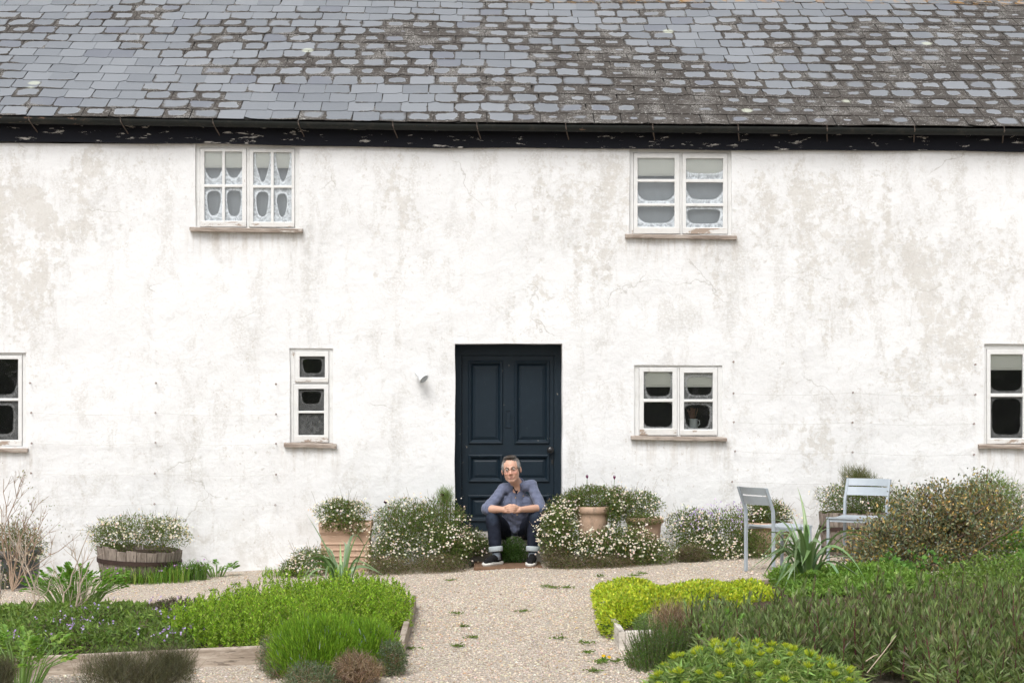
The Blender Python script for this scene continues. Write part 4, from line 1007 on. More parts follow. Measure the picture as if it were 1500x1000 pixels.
# ------------------------------------------------------------------ raised beds
def bed(label, x0, x1, y0, y1, H, boards, name='raised_bed'):
    t = thing(name, label, 'raised bed', ((x0 + x1) / 2, (y0 + y1) / 2, zg((x0 + x1) / 2)), 'timber edged herb beds')
    for (ax, ay, bx, by, mat) in boards:
        d = np.array([bx - ax, by - ay]); L = np.linalg.norm(d); d /= L; nrm2 = np.array([-d[1], d[0]]) * 0.02; V = []
        for z in (0, 1):
            for s in (-1, 1):
                for (qx, qy) in ((ax, ay), (bx, by)):
                    V.append((qx + s * nrm2[0], qy + s * nrm2[1], (zg(qx) - .03) if z == 0 else zg(qx) + H + random.gauss(0, .006)))
        o = part('board', MB().hexa(V).mesh('board'), t, M[mat]); bevel(o, 0.004)
    gx, gy = np.meshgrid(np.linspace(x0 + .03, x1 - .03, 30), np.linspace(y0 + .03, y1 - .03, 24))
    gz = zg(gx) + H * 0.62 + 0.02 * fnoise(gx, gy, 0, 5, 5)
    idx = np.arange(gx.size).reshape(gx.shape)
    part('soil', npmesh('soil', np.stack([gx, gy, gz], -1).reshape(-1, 3), np.stack([idx[:-1, :-1], idx[:-1, 1:], idx[1:, 1:], idx[1:, :-1]], -1).reshape(-1, 4)), t, M['soil'], smooth=True)
    return t
LX = float(G(588, 963)[0]); RX = float(G(914, 953)[0]); S5 = SHX(-5.3)
bed('timber edged herb bed of bright green feathery plants left of the gravel path', -5.0, LX, -6.82, -3.9, 0.115,
    [(LX, -6.80, LX - .02, -4.0, 'board'), (-3.2, -6.90, LX + .0, -6.82, 'board'), (-5.2, -6.95, -3.22, -6.90, 'board'), (LX - .04, -3.92, -3.0, -3.85, 'board'), (-3.02, -3.85, -5.0, -3.8, 'board')])
bed('timber edged herb bed with pale corner boards right of the gravel path', RX, 5.2, -6.72, -3.6, 0.115,
    [(RX, -6.72, RX, -3.9, 'board_pale'), (RX + .02, -6.74, 3.0, -6.74, 'board_pale'), (3.02, -6.74, 5.2, -6.74, 'board'), (RX, -3.88, 5.2, -3.7, 'board')])

# ------------------------------------------------------------------ foreground and bed plants
def base_at(px, py, Y):
    c = P(px, py, Y); return (c[0], Y, float(zg(c[0])))
def spray(v, pos, H, lean, nleaf, Ll, Lw, pal, stempal, tip=1.0, zlo=0.1, ang=0.6, droop=0.0, stemw=0.004, fold=.2, curve=0.15):
    """upright leafy shoots: pos (n,3) feet, H (n,) heights; nleaf leaves up each shoot"""
    n = len(pos); top = pos + np.array([0, 0, 1.0]) * H[:, None] + lean * H[:, None]
    tt = np.linspace(0, 1, 5)[None, :, None]
    bow = v.r.normal(0, curve, (n, 1, 3)) * H[:, None, None] * np.array([1, 1, 0.2])
    line = lambda t: pos[:, None] * (1 - t) + top[:, None] * t + bow * (t * (1 - t))
    v.blade(line(tt), np.repeat((stemw * np.array([1, .95, .85, .7, .4]))[None], n, 0), rdir(n, v.r), stempal)
    tl = zlo + (1.0 - zlo) * ((np.arange(nleaf)[None] + v.r.random((n, nleaf))) / nleaf)
    Pp = pos[:, None] * (1 - tl[..., None]) + top[:, None] * tl[..., None] + bow * (tl * (1 - tl))[..., None]
    d = rdir(n * nleaf, v.r).reshape(n, nleaf, 3); d[..., 2] *= 0.3; d = nrm(d)
    up = nrm(top - pos)[:, None]
    D = d * (1 - tl[..., None] * 0.55 * tip) + up * (ang + tl[..., None] * 1.0 * tip)
    Lq = Ll * (1.0 - 0.45 * tl) * v.r.uniform(.7, 1.25, (n, nleaf))
    v.leaf(Pp.reshape(-1, 3), D.reshape(-1, 3), Lq.ravel(), Lw * v.r.uniform(.7, 1.2, n * nleaf), pal, droop=droop, fold=fold)
def scatter(n, x0, x1, y0, y1, rng, keep=None):
    x = rng.uniform(x0, x1, n * 3); y = rng.uniform(y0, y1, n * 3)
    if keep is not None:
        ok = keep(x, y); x, y = x[ok], y[ok]
    x, y = x[:n], y[:n]
    return np.stack([x, y, zg(x) + 0.05], -1)
LIME = [(4, (0.29, 0.45, 0.045)), (3, (0.36, 0.50, 0.065)), (2, (0.17, 0.29, 0.03)), (1, (0.34, 0.45, 0.09)), (.7, (0.30, 0.30, 0.10)), (1, (0.12, 0.21, 0.03))]
# feathery bright green herb filling the left bed, as three neighbouring plants
def feather(label, x0, x1, y0, y1, n, Hm, seed, pal=LIME, keep=None, nleaf=60, Ll=.040, Lw=.0095, name='feathery_herb'):
    x0 += S5; x1 += S5
    t = thing(name, label, 'herb', ((x0 + x1) / 2, (y0 + y1) / 2, float(zg((x0 + x1) / 2))), 'feathery green herbs')
    v = Veg(seed); pos = scatter(n, x0, x1, y0, y1, v.r, keep); n = len(pos)
    ddm = ((pos[:, 0] - pos[:, 0].mean()) / (pos[:, 0].std() * 2)) ** 2 + ((pos[:, 1] - pos[:, 1].mean()) / (pos[:, 1].std() * 2)) ** 2
    Hm = Hm * (1.28 - .62 * np.clip(ddm, 0, 1))
    H = Hm * (1 + 0.30 * fnoise(pos[:, 0], pos[:, 1], 0, seed, 4.0)) * v.r.uniform(.62, 1.2, n)
    spray(v, pos, H, v.r.normal(0, .16, (n, 3)) * np.array([1, 1, 0]), nleaf, Ll, Lw, pal, [(1, (0.12, 0.17, 0.04))], zlo=.08, ang=.35, stemw=.0035, tip=.55)
    v.obj('foliage', t, M['leaf']); return t
def blobkeep(cx, cy, rx, ry): return lambda x, y: ((x - cx - S5) / rx) ** 2 + ((y - cy) / ry) ** 2 < 1 + .25 * fnoise(x * 3, y * 3, 0, int(abs(cx * 10)), 1.5)
feather('tall feathery bright green herb along the front board of the left bed', -2.5, -1.1, -6.75, -5.1, 620, 0.26, 41, keep=blobkeep(-1.85, -6.0, .62, .75))
feather('feathery bright green herb behind, reaching to the strap leaved plant', -2.5, -0.9, -5.6, -4.0, 560, 0.25, 42, keep=blobkeep(-1.65, -4.95, .75, .75))
feather('feathery bright green herb leaning over the board beside the gravel path', -1.75, -0.70, -6.6, -4.0, 520, 0.25, 43, keep=blobkeep(-1.17, -5.3, .44, 1.2))
# needle leaved mound in front of the left bed
v = Veg(44); t = thing('green_mound_herb', 'rounded bright green needle leaved mound in front of the left bed', 'herb', base_at(490, 980, -7.3))
E = [ell(470, 962, 74, 58, -7.3, .36), ell(545, 965, 46, 56, -7.2, .32), ell(505, 950, 50, 46, -7.0, .3)]
Pp, N = sample_ell(E, 10000, v.r, .6, 1.0, 44, wallclip=False, bump=.2); D = nrm(N * .7 + np.array([0, 0, .9]) + .45 * rdir(len(Pp), v.r)); L = v.r.uniform(.03, .075, len(Pp))
tt = np.linspace(0, 1, 3)[None, :, None]; pts = Pp[:, None] + D[:, None] * L[:, None, None] * (tt - .5)
v.blade(pts, np.array([.004, .0065, .0012])[None] * v.r.uniform(.8, 1.3, (len(Pp), 1)), rdir(len(Pp), v.r), [(4, (0.18, 0.32, 0.028)), (3, (0.24, 0.38, 0.045)), (2, (0.12, 0.22, 0.025)), (.5, (0.26, 0.31, 0.33))])
Pp, N = sample_ell(E, 16000, v.r, .7, 1.03, 44, wallclip=False, bump=.2)
v.leaf(Pp, N * .6 + np.array([0, 0, 1.0]) + .5 * rdir(len(Pp), v.r), v.r.uniform(.025, .05, len(Pp)), v.r.uniform(.003, .006, len(Pp)), [(4, (0.18, 0.32, 0.028)), (3, (0.25, 0.39, 0.045)), (2, (0.12, 0.22, 0.025))])
v.obj('foliage', t, M['leaf'])
def twiggy(name, label, E, n, seed, pal, L=(.05, .12), w=.003, up=.5, cat='plant', leafpal=None, nleaf=0, ll=(.012, .022), lw=.006):
    c = E[0][0]; t = thing(name, label, cat, (c[0], c[1], float(zg(c[0])))); v = Veg(seed)
    Pp, N = sample_ell(E, n, v.r, .2, 1.1, seed, wallclip=False, bump=.35); D = nrm(N * .7 + np.array([0, 0, up]) + .8 * rdir(len(Pp), v.r)); LL = v.r.uniform(*L, len(Pp))
    tt = np.linspace(0, 1, 3)[None, :, None]; pts = Pp[:, None] + D[:, None] * LL[:, None, None] * (tt - .6) + rdir(len(Pp), v.r)[:, None] * .012 * np.sin(tt * 3.14)
    v.blade(pts, np.array([w, w * .8, w * .35])[None].repeat(len(Pp), 0), rdir(len(Pp), v.r), pal)
    if nleaf:
        Pp, N = sample_ell(E, nleaf, v.r, .5, 1.05, seed, wallclip=False)
        v.leaf(Pp, N + rdir(len(Pp), v.r), v.r.uniform(*ll, len(Pp)), lw * v.r.uniform(.7, 1.3, len(Pp)), leafpal)
    v.obj('twigs', t, M['leaf']); return t
DRY = [(3, (0.30, 0.21, 0.15)), (2, (0.20, 0.135, 0.095)), (2, (0.40, 0.31, 0.24)), (1, (0.12, 0.09, 0.06))]
twiggy('dead_shrublet', 'brown dead twiggy shrublet in front of the needle leaved mound', [ell(522, 985, 38, 30, -7.75, .16)], 2600, 45, DRY, (.05, .11), .0032, .3)
twiggy('grey_herb', 'small grey green bushy herb at the foot of the needle leaved mound', [ell(455, 1000, 40, 28, -7.9, .18), ell(575, 965, 20, 28, -7.45, .12)], 500, 46, DRY, leafpal=[(3, (0.12, 0.16, 0.09)), (2, (0.19, 0.23, 0.16)), (1, (0.08, 0.12, 0.05))], nleaf=5200)
twiggy('grey_herb', 'wispy grey green woody herb at the end of the front board', [ell(398, 962, 20, 30, -7.15, .12), ell(412, 985, 22, 20, -7.4, .14)], 900, 47, DRY, (.05, .1), .0028, .8, leafpal=[(3, (0.13, 0.17, 0.10)), (2, (0.20, 0.24, 0.17))], nleaf=2200)
# strap leaved leeks: every leaf a part of its own
def strap_plant(label, px, Y, n, Hmax, spread, seed, w=.042, name='strap_leaved_plant'):
    b = np.array(base_at(px, 800, Y)); t = thing(name, label, 'plant', tuple(b), 'grey green strap leaved plants'); r = np.random.default_rng(seed)
    for i in range(n):
        a = r.uniform(0, 2 * math.pi); m = 18; s = np.linspace(0, 1, m); L = Hmax * r.uniform(.7, 1.25)
        th0 = abs(r.normal(0, .16)) + .04; kink = r.uniform(.34, .72); bend = r.uniform(1.0, 2.7) if r.random() < .82 else .3
        th = th0 + spread * .7 * s + bend / (1 + np.exp(-(s - kink) * r.uniform(9, 22)))
        th = np.minimum(th, 2.85); st_p = L / (m - 1)
        rad = .018 + np.concatenate([[0], np.cumsum(np.sin(th[:-1]) * st_p)]); z = np.concatenate([[0], np.cumsum(np.cos(th[:-1]) * st_p)])
        tw = r.normal(0, .35)
        pts = b + np.stack([rad * np.cos(a + tw * s), rad * np.sin(a + tw * s), z + .03], -1); pts[:, 2] = np.maximum(pts[:, 2], zg(b[0]) + .05)
        wid = w * r.uniform(.7, 1.1) * np.minimum(1, (s * 1.6 + .6)) * np.clip((1 - s) * 2.2, .04, 1)
        side = np.array([[-math.sin(a), math.cos(a), r.normal(0, .35)]])
        v = Veg(seed * 100 + i)
        v.blade(pts[None], wid[None], side, [(3, (0.17, 0.265, 0.115)), (2, (0.225, 0.33, 0.165)), (1, (0.13, 0.21, 0.075))], fold=r.uniform(.15, .6))
        o = v.obj('leaf', t, M['waxleaf'], stuff=False); o.data.polygons.foreach_set('use_smooth', np.ones(len(o.data.polygons), bool))
    st = MB().tube([b + np.array([0, 0, .0]), b + np.array([.005, 0, Hmax * .30])], [.03, .02], 10)
    part('stalk', st.mesh('stalk'), t, simple('pale_green_stalk', (0.22, 0.30, 0.14), .5)); return t
strap_plant('grey green strap leaved plant at the back of the left bed', 500, -4.3, 26, 0.74, 0.30, 3, .036)
strap_plant('large floppy strap leaved plant before the grey chairs', 1182, -4.3, 44, 0.76, 0.44, 4, .042)
# purple flowered ground cover in the left bed
def carpet(label, x0, x1, y0, y1, n, Hm, seed, pal, Ll, Lw, name='ground_cover_herb', fl=None, nfl=0, keep=None, frr=.008, cat='herb', up=.5):
    x0 += S5; x1 += S5
    t = thing(name, label, cat, ((x0 + x1) / 2, (y0 + y1) / 2, float(zg((x0 + x1) / 2)))); v = Veg(seed)
    x = v.r.uniform(x0, x1, n * 2); y = v.r.uniform(y0, y1, n * 2)
    if keep is not None: ok = keep(x, y); x, y = x[ok], y[ok]
    x, y = x[:n], y[:n]; n = len(x)
    ex = np.minimum(1, 6 * np.minimum.reduce([(x - x0) / (x1 - x0), (x1 - x) / (x1 - x0), (y - y0) / (y1 - y0), (y1 - y) / (y1 - y0)]))
    top = Hm * (0.8 + .35 * fnoise(x, y, 0, seed, 3.2) + .18 * fnoise(x, y, 0, seed + 2, 9)) * (0.35 + .65 * np.sqrt(np.clip(ex, 0, 1)))
    z = zg(x) + .03 + np.maximum(.02, top) * v.r.uniform(.25, 1, n) ** .5
    Pp = np.stack([x, y, z], -1)
    v.leaf(Pp, rdir(n, v.r) + np.array([0, 0, up]), Ll * v.r.uniform(.6, 1.3, n), Lw * v.r.uniform(.7, 1.3, n), pal)
    v.obj('foliage', t, M['leaf'])
    if nfl:
        f = Veg(seed + 1); k = f.r.choice(n, nfl * 3); q = Pp[k].copy(); q[:, 2] = zg(q[:, 0]) + .03 + top[k] + f.r.uniform(.0, .05, len(k))
        pt = fnoise(q[:, 0], q[:, 1], 0, seed + 7, 4.0); q = q[pt > .05][:nfl]
        for dz in (0, .007, .013):
            f.flower(q + f.r.normal(0, .005, q.shape) + np.array([0, 0, dz]), rdir(len(q), f.r) + np.array([0, -.6, .6]), frr, fl, None, 3)
        f.obj('flowers', t, M['petal'])
    return t
MID = [(3, (0.15, 0.235, 0.05)), (3, (0.20, 0.29, 0.075)), (2, (0.11, 0.175, 0.045)), (1, (0.25, 0.30, 0.11))]
PURP = [(2, (0.42, 0.31, 0.60)), (1, (0.58, 0.48, 0.70)), (1, (0.34, 0.22, 0.46))]
carpet('low green herb dotted with mauve flowers in the left bed', -3.45, -2.1, -6.75, -4.9, 15000, .20, 51, MID[:3] + [(1.2, (0.13, 0.12, 0.07))], .045, .014, fl=PURP, nfl=120)
carpet('low dark purplish thyme with mauve flowers behind the feathery herb', -2.9, -1.75, -5.1, -3.95, 8000, .16, 52, [(2, (0.10, 0.085, 0.06)), (2, (0.085, 0.11, 0.04)), (1, (0.13, 0.09, 0.09))], .03, .010, fl=PURP, nfl=60)
carpet('plain mid green ground cover filling the far end of the left bed', -4.6, -2.9, -5.9, -3.9, 13000, .17, 53, MID, .05, .018)
carpet('mauve speckled creeping herb at the front corner of the left bed', -3.9, -3.1, -7.1, -5.9, 7000, .16, 54, MID[:3] + [(1.2, (0.13, 0.12, 0.07))], .04, .013, fl=PURP, nfl=30)
# big jagged leaf herbs
def leafy(label, px, py, Y, n, H, spread, seed, pal, Ls=.10, name='leafy_herb', cat='herb'):
    """stalked, lobed leaves (each a part): a fan of leaflets round a midrib"""
    b = np.array(base_at(px, py, Y)); t = thing(name, label, cat, tuple(b)); r = np.random.default_rng(seed)
    sv = MB()
    for i in range(n):
        a = r.uniform(0, 6.28); rr = spread * math.sqrt(r.random()); foot = b + np.array([rr * .35 * math.cos(a), rr * .35 * math.sin(a), 0])
        tip = b + np.array([rr * math.cos(a), rr * .7 * math.sin(a), H * r.uniform(.55, 1.0) * (1 - .25 * rr / spread)])
        midp = (foot + tip) / 2 + np.array([0, 0, .05]); sv.tube([foot, midp, tip], [.005, .004, .003], 5)
        v = Veg(seed * 77 + i); out = nrm((tip - foot) * np.array([1, 1, .35]) + r.normal(0, .03, 3)); side = nrm(np.cross(out, [0, 0, 1.0]))
        L0 = Ls * r.uniform(.75, 1.25); q = []; d = []; L = []; 
        for k, (s, an) in enumerate(((0, 1.3), (0, -1.3), (.3, .95), (.3, -.95), (.55, .6), (.55, -.6), (.7, 0), (.7, .3), (.7, -.3))):
            q.append(tip + out * L0 * s * .8); d.append(out * math.cos(an) + side * math.sin(an) + np.array([0, 0, .12 + r.normal(0, .12)])); L.append(L0 * (.62 if abs(an) > .5 else .75))
        q, d, L = np.array(q), np.array(d), np.array(L)
        v.leaf(q, d, L, L * .62, pal, var=.08, up=3, shape=.55, fold=.12, droop=.12)
        v.obj('leaf', t, M['leaf'], stuff=False)
    part('stalks', sv.mesh('stalks'), t, simple('green_stalk', (0.14, 0.24, 0.05), .5), stuff=True); return t
BRIGHT = [(3, (0.12, 0.25, 0.035)), (3, (0.16, 0.31, 0.05)), (1, (0.20, 0.36, 0.08))]
leafy('leafy lovage with upright stalks behind the left bed, beside the gravel', 110, 870, -3.3, 120, .40, .42, 61, BRIGHT, .07)
leafy('pale jagged leaf herb in front of the low herb with mauve flowers', 30, 985, -7.5, 42, .36, .30, 62, [(3, (0.20, 0.34, 0.07)), (2, (0.26, 0.40, 0.10)), (1, (0.15, 0.27, 0.05))], .075)
leafy('young jagged leaf seedling among the purple stemmed herbs', 1058, 960, -7.95, 12, .40, .13, 63, [(3, (0.20, 0.34, 0.08)), (2, (0.25, 0.40, 0.11))], .06)
leafy('low leafy weeds beside the left half barrel at the wall', 318, 840, -.6, 26, .15, .22, 64, BRIGHT, .06)
# bronze fennel: hazy hair leaves
def haze_plant(label, E, n, seed, pal, name='bronze_fennel', w=.0016, L=(.05, .11), stem=None):
    c = E[0][0]; t = thing(name, label, 'herb', (c[0], c[1], float(zg(c[0])))); v = Veg(seed)
    Pp, N = sample_ell(E, n, v.r, .05, 1.2, seed, pw=1.5, wallclip=False, bump=.35); D = nrm(N * .35 + .8 * rdir(len(Pp), v.r) + np.array([0, 0, .8])); LL = v.r.uniform(*L, len(Pp))
    tt = np.linspace(0, 1, 3)[None, :, None]
    v.blade(Pp[:, None] + D[:, None] * LL[:, None, None] * (tt - .4), np.array([w, w, w * .4])[None].repeat(len(Pp), 0), rdir(len(Pp), v.r), pal)
    v.obj('foliage', t, M['leaf'])
    mb = MB()
    for i in range(7):
        a = np.array([c[0] + random.gauss(0, .05), c[1] + random.gauss(0, .05), float(zg(c[0])) + .0]); q = c + np.array([random.gauss(0, .4), random.gauss(0, .3), random.uniform(-.2, .6)]) * E[0][1]
        mb.tube([a, (a + q) / 2 + np.array([0, 0, .03]), q], [.006, .005, .002], 5, (0.09, 0.10, 0.06))
    part('stems', mb.mesh('stems', True), t, M['stem'], stuff=True)
BRZ = [(3, (0.10, 0.098, 0.055)), (2, (0.14, 0.14, 0.085)), (1, (0.08, 0.065, 0.045))]
haze_plant('hazy dark bronze fennel before the front board', [ell(225, 985, 58, 32, -8.0, .22), ell(165, 985, 44, 26, -8.1, .2), ell(255, 975, 30, 26, -7.9, .16)], 9000, 71, BRZ)
haze_plant('dark fennel tuft beside the pale jagged leaf herb', [ell(5, 990, 14, 22, -8.3, .1)], 2000, 72, BRZ)
haze_plant('hazy green fennel tuft standing in the half barrel behind the chairs', [ell(1256, 702, 22, 17, -.48, .14), ell(1275, 712, 24, 9, -.48, .12)], 3800, 73, [(2, (0.13, 0.15, 0.06)), (1, (0.18, 0.16, 0.10))], 'green_fennel', .0022)
haze_plant('fine green fennel sprig beside the door in the big daisy mound', [ell(652, 728, 12, 12, -.3, .08)], 900, 74, [(2, (0.16, 0.24, 0.06)), (1, (0.20, 0.28, 0.09))], 'green_fennel', .002)
# yellow-green oregano
YG = [(4, (0.46, 0.53, 0.045)), (3, (0.54, 0.57, 0.06)), (3, (0.31, 0.42, 0.04)), (1, (0.19, 0.29, 0.03))]
t = thing('golden_oregano', 'golden yellow green oregano cushion at the corner of the right bed', 'herb', base_at(985, 900, -5.5)); v = Veg(81)
E = [ell(955, 905, 78, 48, -5.75, .62), ell(1030, 893, 80, 42, -5.0, .62), ell(1095, 885, 50, 34, -4.7, .5), ell(915, 912, 40, 42, -6.0, .4), ell(906, 888, 34, 32, -5.2, .5), ell(925, 872, 44, 24, -4.5, .5), ell(893, 873, 26, 18, -4.6, .4)]
Pp, N = sample_ell(E, 26000, v.r, .72, 1.0, 81, wallclip=False, bump=.07)
v.leaf(Pp, N + .8 * rdir(len(Pp), v.r) + np.array([0, 0, .3]), v.r.uniform(.016, .034, len(Pp)), v.r.uniform(.012, .022, len(Pp)), YG, up=1.5, fold=.1)
Pp, N = sample_ell(E, 7000, v.r, .5, .95, 81, wallclip=False, bump=.07); k = Pp[:, 2] < .14; Pp = Pp[k]
v.leaf(Pp, rdir(len(Pp), v.r), v.r.uniform(.02, .04, len(Pp)), .014, [(1, (0.10, 0.17, 0.03)), (1, (0.13, 0.20, 0.04))]); v.obj('foliage', t, M['leaf'])
carpet('fresh green sprawling weeds between the oregano and the strap leaves', 2.15, 3.3, -5.0, -3.6, 9000, .20, 82, [(3, (0.17, 0.28, 0.055)), (2, (0.22, 0.35, 0.08))], .05, .02)
carpet('silvery green feathery herb in the pale board corner', .80, 1.15, -6.65, -6.25, 2600, .16, 83, [(3, (0.17, 0.25, 0.08)), (2, (0.22, 0.30, 0.12))], .035, .008)
# purple stemmed herb mass
STEMH = [(4, (0.155, 0.215, 0.075)), (3, (0.205, 0.265, 0.11)), (2, (0.19, 0.18, 0.11)), (1, (0.115, 0.165, 0.06)), (.8, (0.27, 0.32, 0.15))]
PSTEM = [(2, (0.13, 0.045, 0.055)), (1, (0.09, 0.05, 0.04)), (1, (0.10, 0.11, 0.05))]
for i, (lab, x0, x1, y0, y1, n, H) in enumerate((
        ('purple stemmed upright herb patch behind the pale green spiky heads', 1.12, 2.15, -8.6, -7.3, 250, .31),
        ('purple stemmed upright herb patch before the bronze leaved shrub', 2.1, 3.0, -9.5, -7.0, 400, .345),
        ('tallest purple stemmed herb patch at the far end of the right bed', 2.9, 4.1, -9.5, -7.0, 480, .36),
        ('short purple stemmed herbs beside the oregano cushion', 1.15, 1.9, -7.5, -7.0, 90, .24))):
    x0 += SHX(-8); x1 += SHX(-8)
    t = thing('purple_stemmed_herb', lab, 'herb', ((x0 + x1) / 2, (y0 + y1) / 2, float(zg((x0 + x1) / 2))), 'purple stemmed herbs'); v = Veg(90 + i)
    pos = scatter(n, x0, x1, y0, y1, v.r); HH = H * v.r.uniform(.5, 1.12, len(pos)) * np.where(v.r.random(len(pos)) < .14, 1.28, 1.0)
    spray(v, pos, HH, v.r.normal(0, .09, (len(pos), 3)) * np.array([1, 1, 0]), 30, .098, .0155, STEMH, PSTEM, tip=1.0, zlo=.05, ang=.35, stemw=.0095, droop=.08, curve=.1)
    pos = scatter(n * 2, x0, x1, y0, y1, v.r)
    spray(v, pos, HH.mean() * .55 * v.r.uniform(.5, 1.1, len(pos)), v.r.normal(0, .25, (len(pos), 3)) * np.array([1, 1, 0]), 16, .08, .014, STEMH[:2] + [(1.5, (0.14, 0.19, 0.07))], PSTEM, tip=.6, zlo=.1, ang=.4, stemw=.005)
    v.obj('foliage', t, M['leaf'])
# dry stalks among them
mb = MB(); t = thing('dry_stalk', 'bleached dry stalks lying through the purple stemmed herbs', 'dead stalks', base_at(1300, 980, -8.8))
for (a, b) in (((1270, 985), (1313, 930)), ((1268, 968), (1286, 958)), ((1375, 965), (1400, 938)), ((1345, 985), (1349, 972)), ((1080, 925), (1095, 950)), ((1440, 985), (1500, 990))):
    A, B = P(*a, -9.05), P(*b, -9.0); mb.tube([A, (A + B) / 2 + np.array([.01, 0, .01]), B], [.0026, .003, .0015], 5, (0.46, 0.37, 0.28))
part('stalks', mb.mesh('stalks', True), t, M['stem'], stuff=True)
# spiky pale green heads
t = thing('spiky_head_herb', 'low mound of pale green spiky flower heads in front of the right bed', 'herb', base_at(1100, 1000, -9.3))
E = [ell(1095, 1010, 135, 62, -9.35, .45), ell(1195, 1020, 70, 52, -9.3, .35), ell(1010, 1025, 66, 48, -9.35, .35)]
v = Veg(101); Pp, N = sample_ell(E, 6500, v.r, .6, 1.0, 101, wallclip=False, bump=.07)
v.leaf(Pp, N * .8 + rdir(len(Pp), v.r) + np.array([0, 0, .2]), v.r.uniform(.04, .085, len(Pp)), v.r.uniform(.010, .017, len(Pp)), [(3, (0.20, 0.30, 0.09)), (2, (0.27, 0.37, 0.13)), (1, (0.14, 0.22, 0.07)), (1, (0.34, 0.41, 0.17))], droop=.1)
v.obj('foliage', t, M['leaf'])
r = np.random.default_rng(102); cnt = 0; seen = []
for _ in range(4000):
    if cnt >= 62: break
    Pp, N = sample_ell(E, 1, r, .99, 1.04, 101, wallclip=False, bump=.07)
    if not len(Pp) or N[0, 2] < .25 or N[0, 1] > .25 or any(np.linalg.norm(Pp[0] - q) < .075 for q in seen): continue
    if any(np.linalg.norm((Pp[0] - c) / rr) < .93 for c, rr in E): continue
    seen.append(Pp[0]); cnt += 1
    v = Veg(5000 + cnt); n = 70; d = rdir(n, v.r); d[:, 2] = abs(d[:, 2]) * .9; ax = nrm(N[0] + np.array([0, -.1, .9]))
    D = nrm(d + ax * .75); s = r.uniform(.75, 1.2)
    v.leaf(Pp[0] + D * .006, D, s * v.r.uniform(.024, .040, n), .0055 * s, [(3, (0.46, 0.53, 0.05)), (2, (0.55, 0.58, 0.08)), (1, (0.36, 0.46, 0.06))], var=.1)
    v.leaf(np.repeat(Pp, 12, 0) - ax * .01, rdir(12, v.r) * np.array([1, 1, .3]) + ax * .25, s * v.r.uniform(.05, .08, 12), .012, [(1, (0.20, 0.30, 0.08)), (1, (0.26, 0.35, 0.11))])
    v.obj('flower_head', t, M['leaf'], stuff=False)
# rosemary-like dark bush at the path
v = Veg(111); t = thing('dark_needle_bush', 'dark green needle leaved bush beside the gravel path at the right bed', 'herb', base_at(965, 985, -7.5))
E = [ell(962, 968, 42, 44, -7.55, .24), ell(985, 955, 30, 30, -7.4, .2), ell(950, 990, 30, 24, -7.7, .18)]
Pp, N = sample_ell(E, 900, v.r, .3, .95, 111, wallclip=False); n = len(Pp)
spray(v, Pp - np.array([0, 0, .06]), v.r.uniform(.08, .14, n), N * .5, 26, .024, .0035, [(3, (0.085, 0.165, 0.035)), (2, (0.12, 0.22, 0.045)), (1, (0.13, 0.16, 0.12))], [(1, (0.15, 0.12, 0.08))], zlo=.05, ang=.8, stemw=.003)
v.obj('foliage', t, M['leaf'])
twiggy('dead_shrublet', 'brown dead twigs between the oregano cushion and purple stemmed herbs', [ell(985, 905, 30, 22, -6.9, .2), ell(1010, 925, 26, 26, -7.0, .2)], 2200, 112, DRY, (.06, .14), .003, 1.0)
# bronze leaved shrub
def shrub(name, label, base, E, seed, nleaf, Ll, Lw, pal, limbs=26, barkc=(0.17, 0.115, 0.085), r0=.012, gloss='waxleaf', twigs=None, cat='shrub', spread=.12):
    b = np.array(base); t = thing(name, label, cat, tuple(b)); v = Veg(seed); mb = MB(); tips = []
    for i in range(limbs):
        Pp, N = sample_ell(E, 1, v.r, .55, 1.14, seed, wallclip=False)
        if not len(Pp): continue
        a = b + np.array([v.r.normal(0, spread), v.r.normal(0, spread * .7), 0]); q = Pp[0]; m = (a + q) / 2 + v.r.normal(0, .05, 3) - np.array([(q - a)[0] * .15, (q - a)[1] * .15, 0])
        ts = np.linspace(0, 1, 7)[:, None]; line = a * (1 - ts) ** 2 + 2 * m * ts * (1 - ts) + q * ts ** 2 + v.r.normal(0, .008, (7, 3)) * np.sin(ts * 3.14)
        mb.tube(line, np.linspace(r0, r0 * .25, 7), 6, barkc)
        for j in (3, 4, 5):
            e = line[j] + nrm(rdir(1, v.r)[0] + np.array([0, 0, .7])) * v.r.uniform(.08, .2); mb.tube([line[j], (line[j] + e) / 2 + v.r.normal(0, .01, 3), e], [r0 * .4, r0 * .3, r0 * .15], 4, barkc); tips.append(e)
        tips.append(q)
    part('branches', mb.mesh('branches', True), t, M['stem'])
    Pp, N = sample_ell(E, int(nleaf * .42), v.r, .2, 1.0, seed, wallclip=False, bump=.34); D = N + rdir(len(Pp), v.r) + np.array([0, 0, .4])
    tp = np.array(tips)[v.r.integers(0, len(tips), int(nleaf * .58))]; q = tp + v.r.normal(0, .045, tp.shape)
    q = np.concatenate([Pp, q]); D = np.concatenate([D, rdir(len(tp), v.r) + np.array([0, 0, .6])]); ok = q[:, 1] < -.03; q, D = q[ok], D[ok]
    v.leaf(q, D, Ll * v.r.uniform(.6, 1.3, len(q)), Lw * v.r.uniform(.7, 1.3, len(q)), pal, fold=.15, shape=.5); v.obj('foliage', t, M[gloss])
    return t
BRONZE = [(3, (0.125, 0.16, 0.08)), (3, (0.20, 0.205, 0.10)), (2, (0.26, 0.185, 0.085)), (1.4, (0.42, 0.29, 0.085)), (1.2, (0.17, 0.205, 0.17)), (.8, (0.10, 0.065, 0.045))]
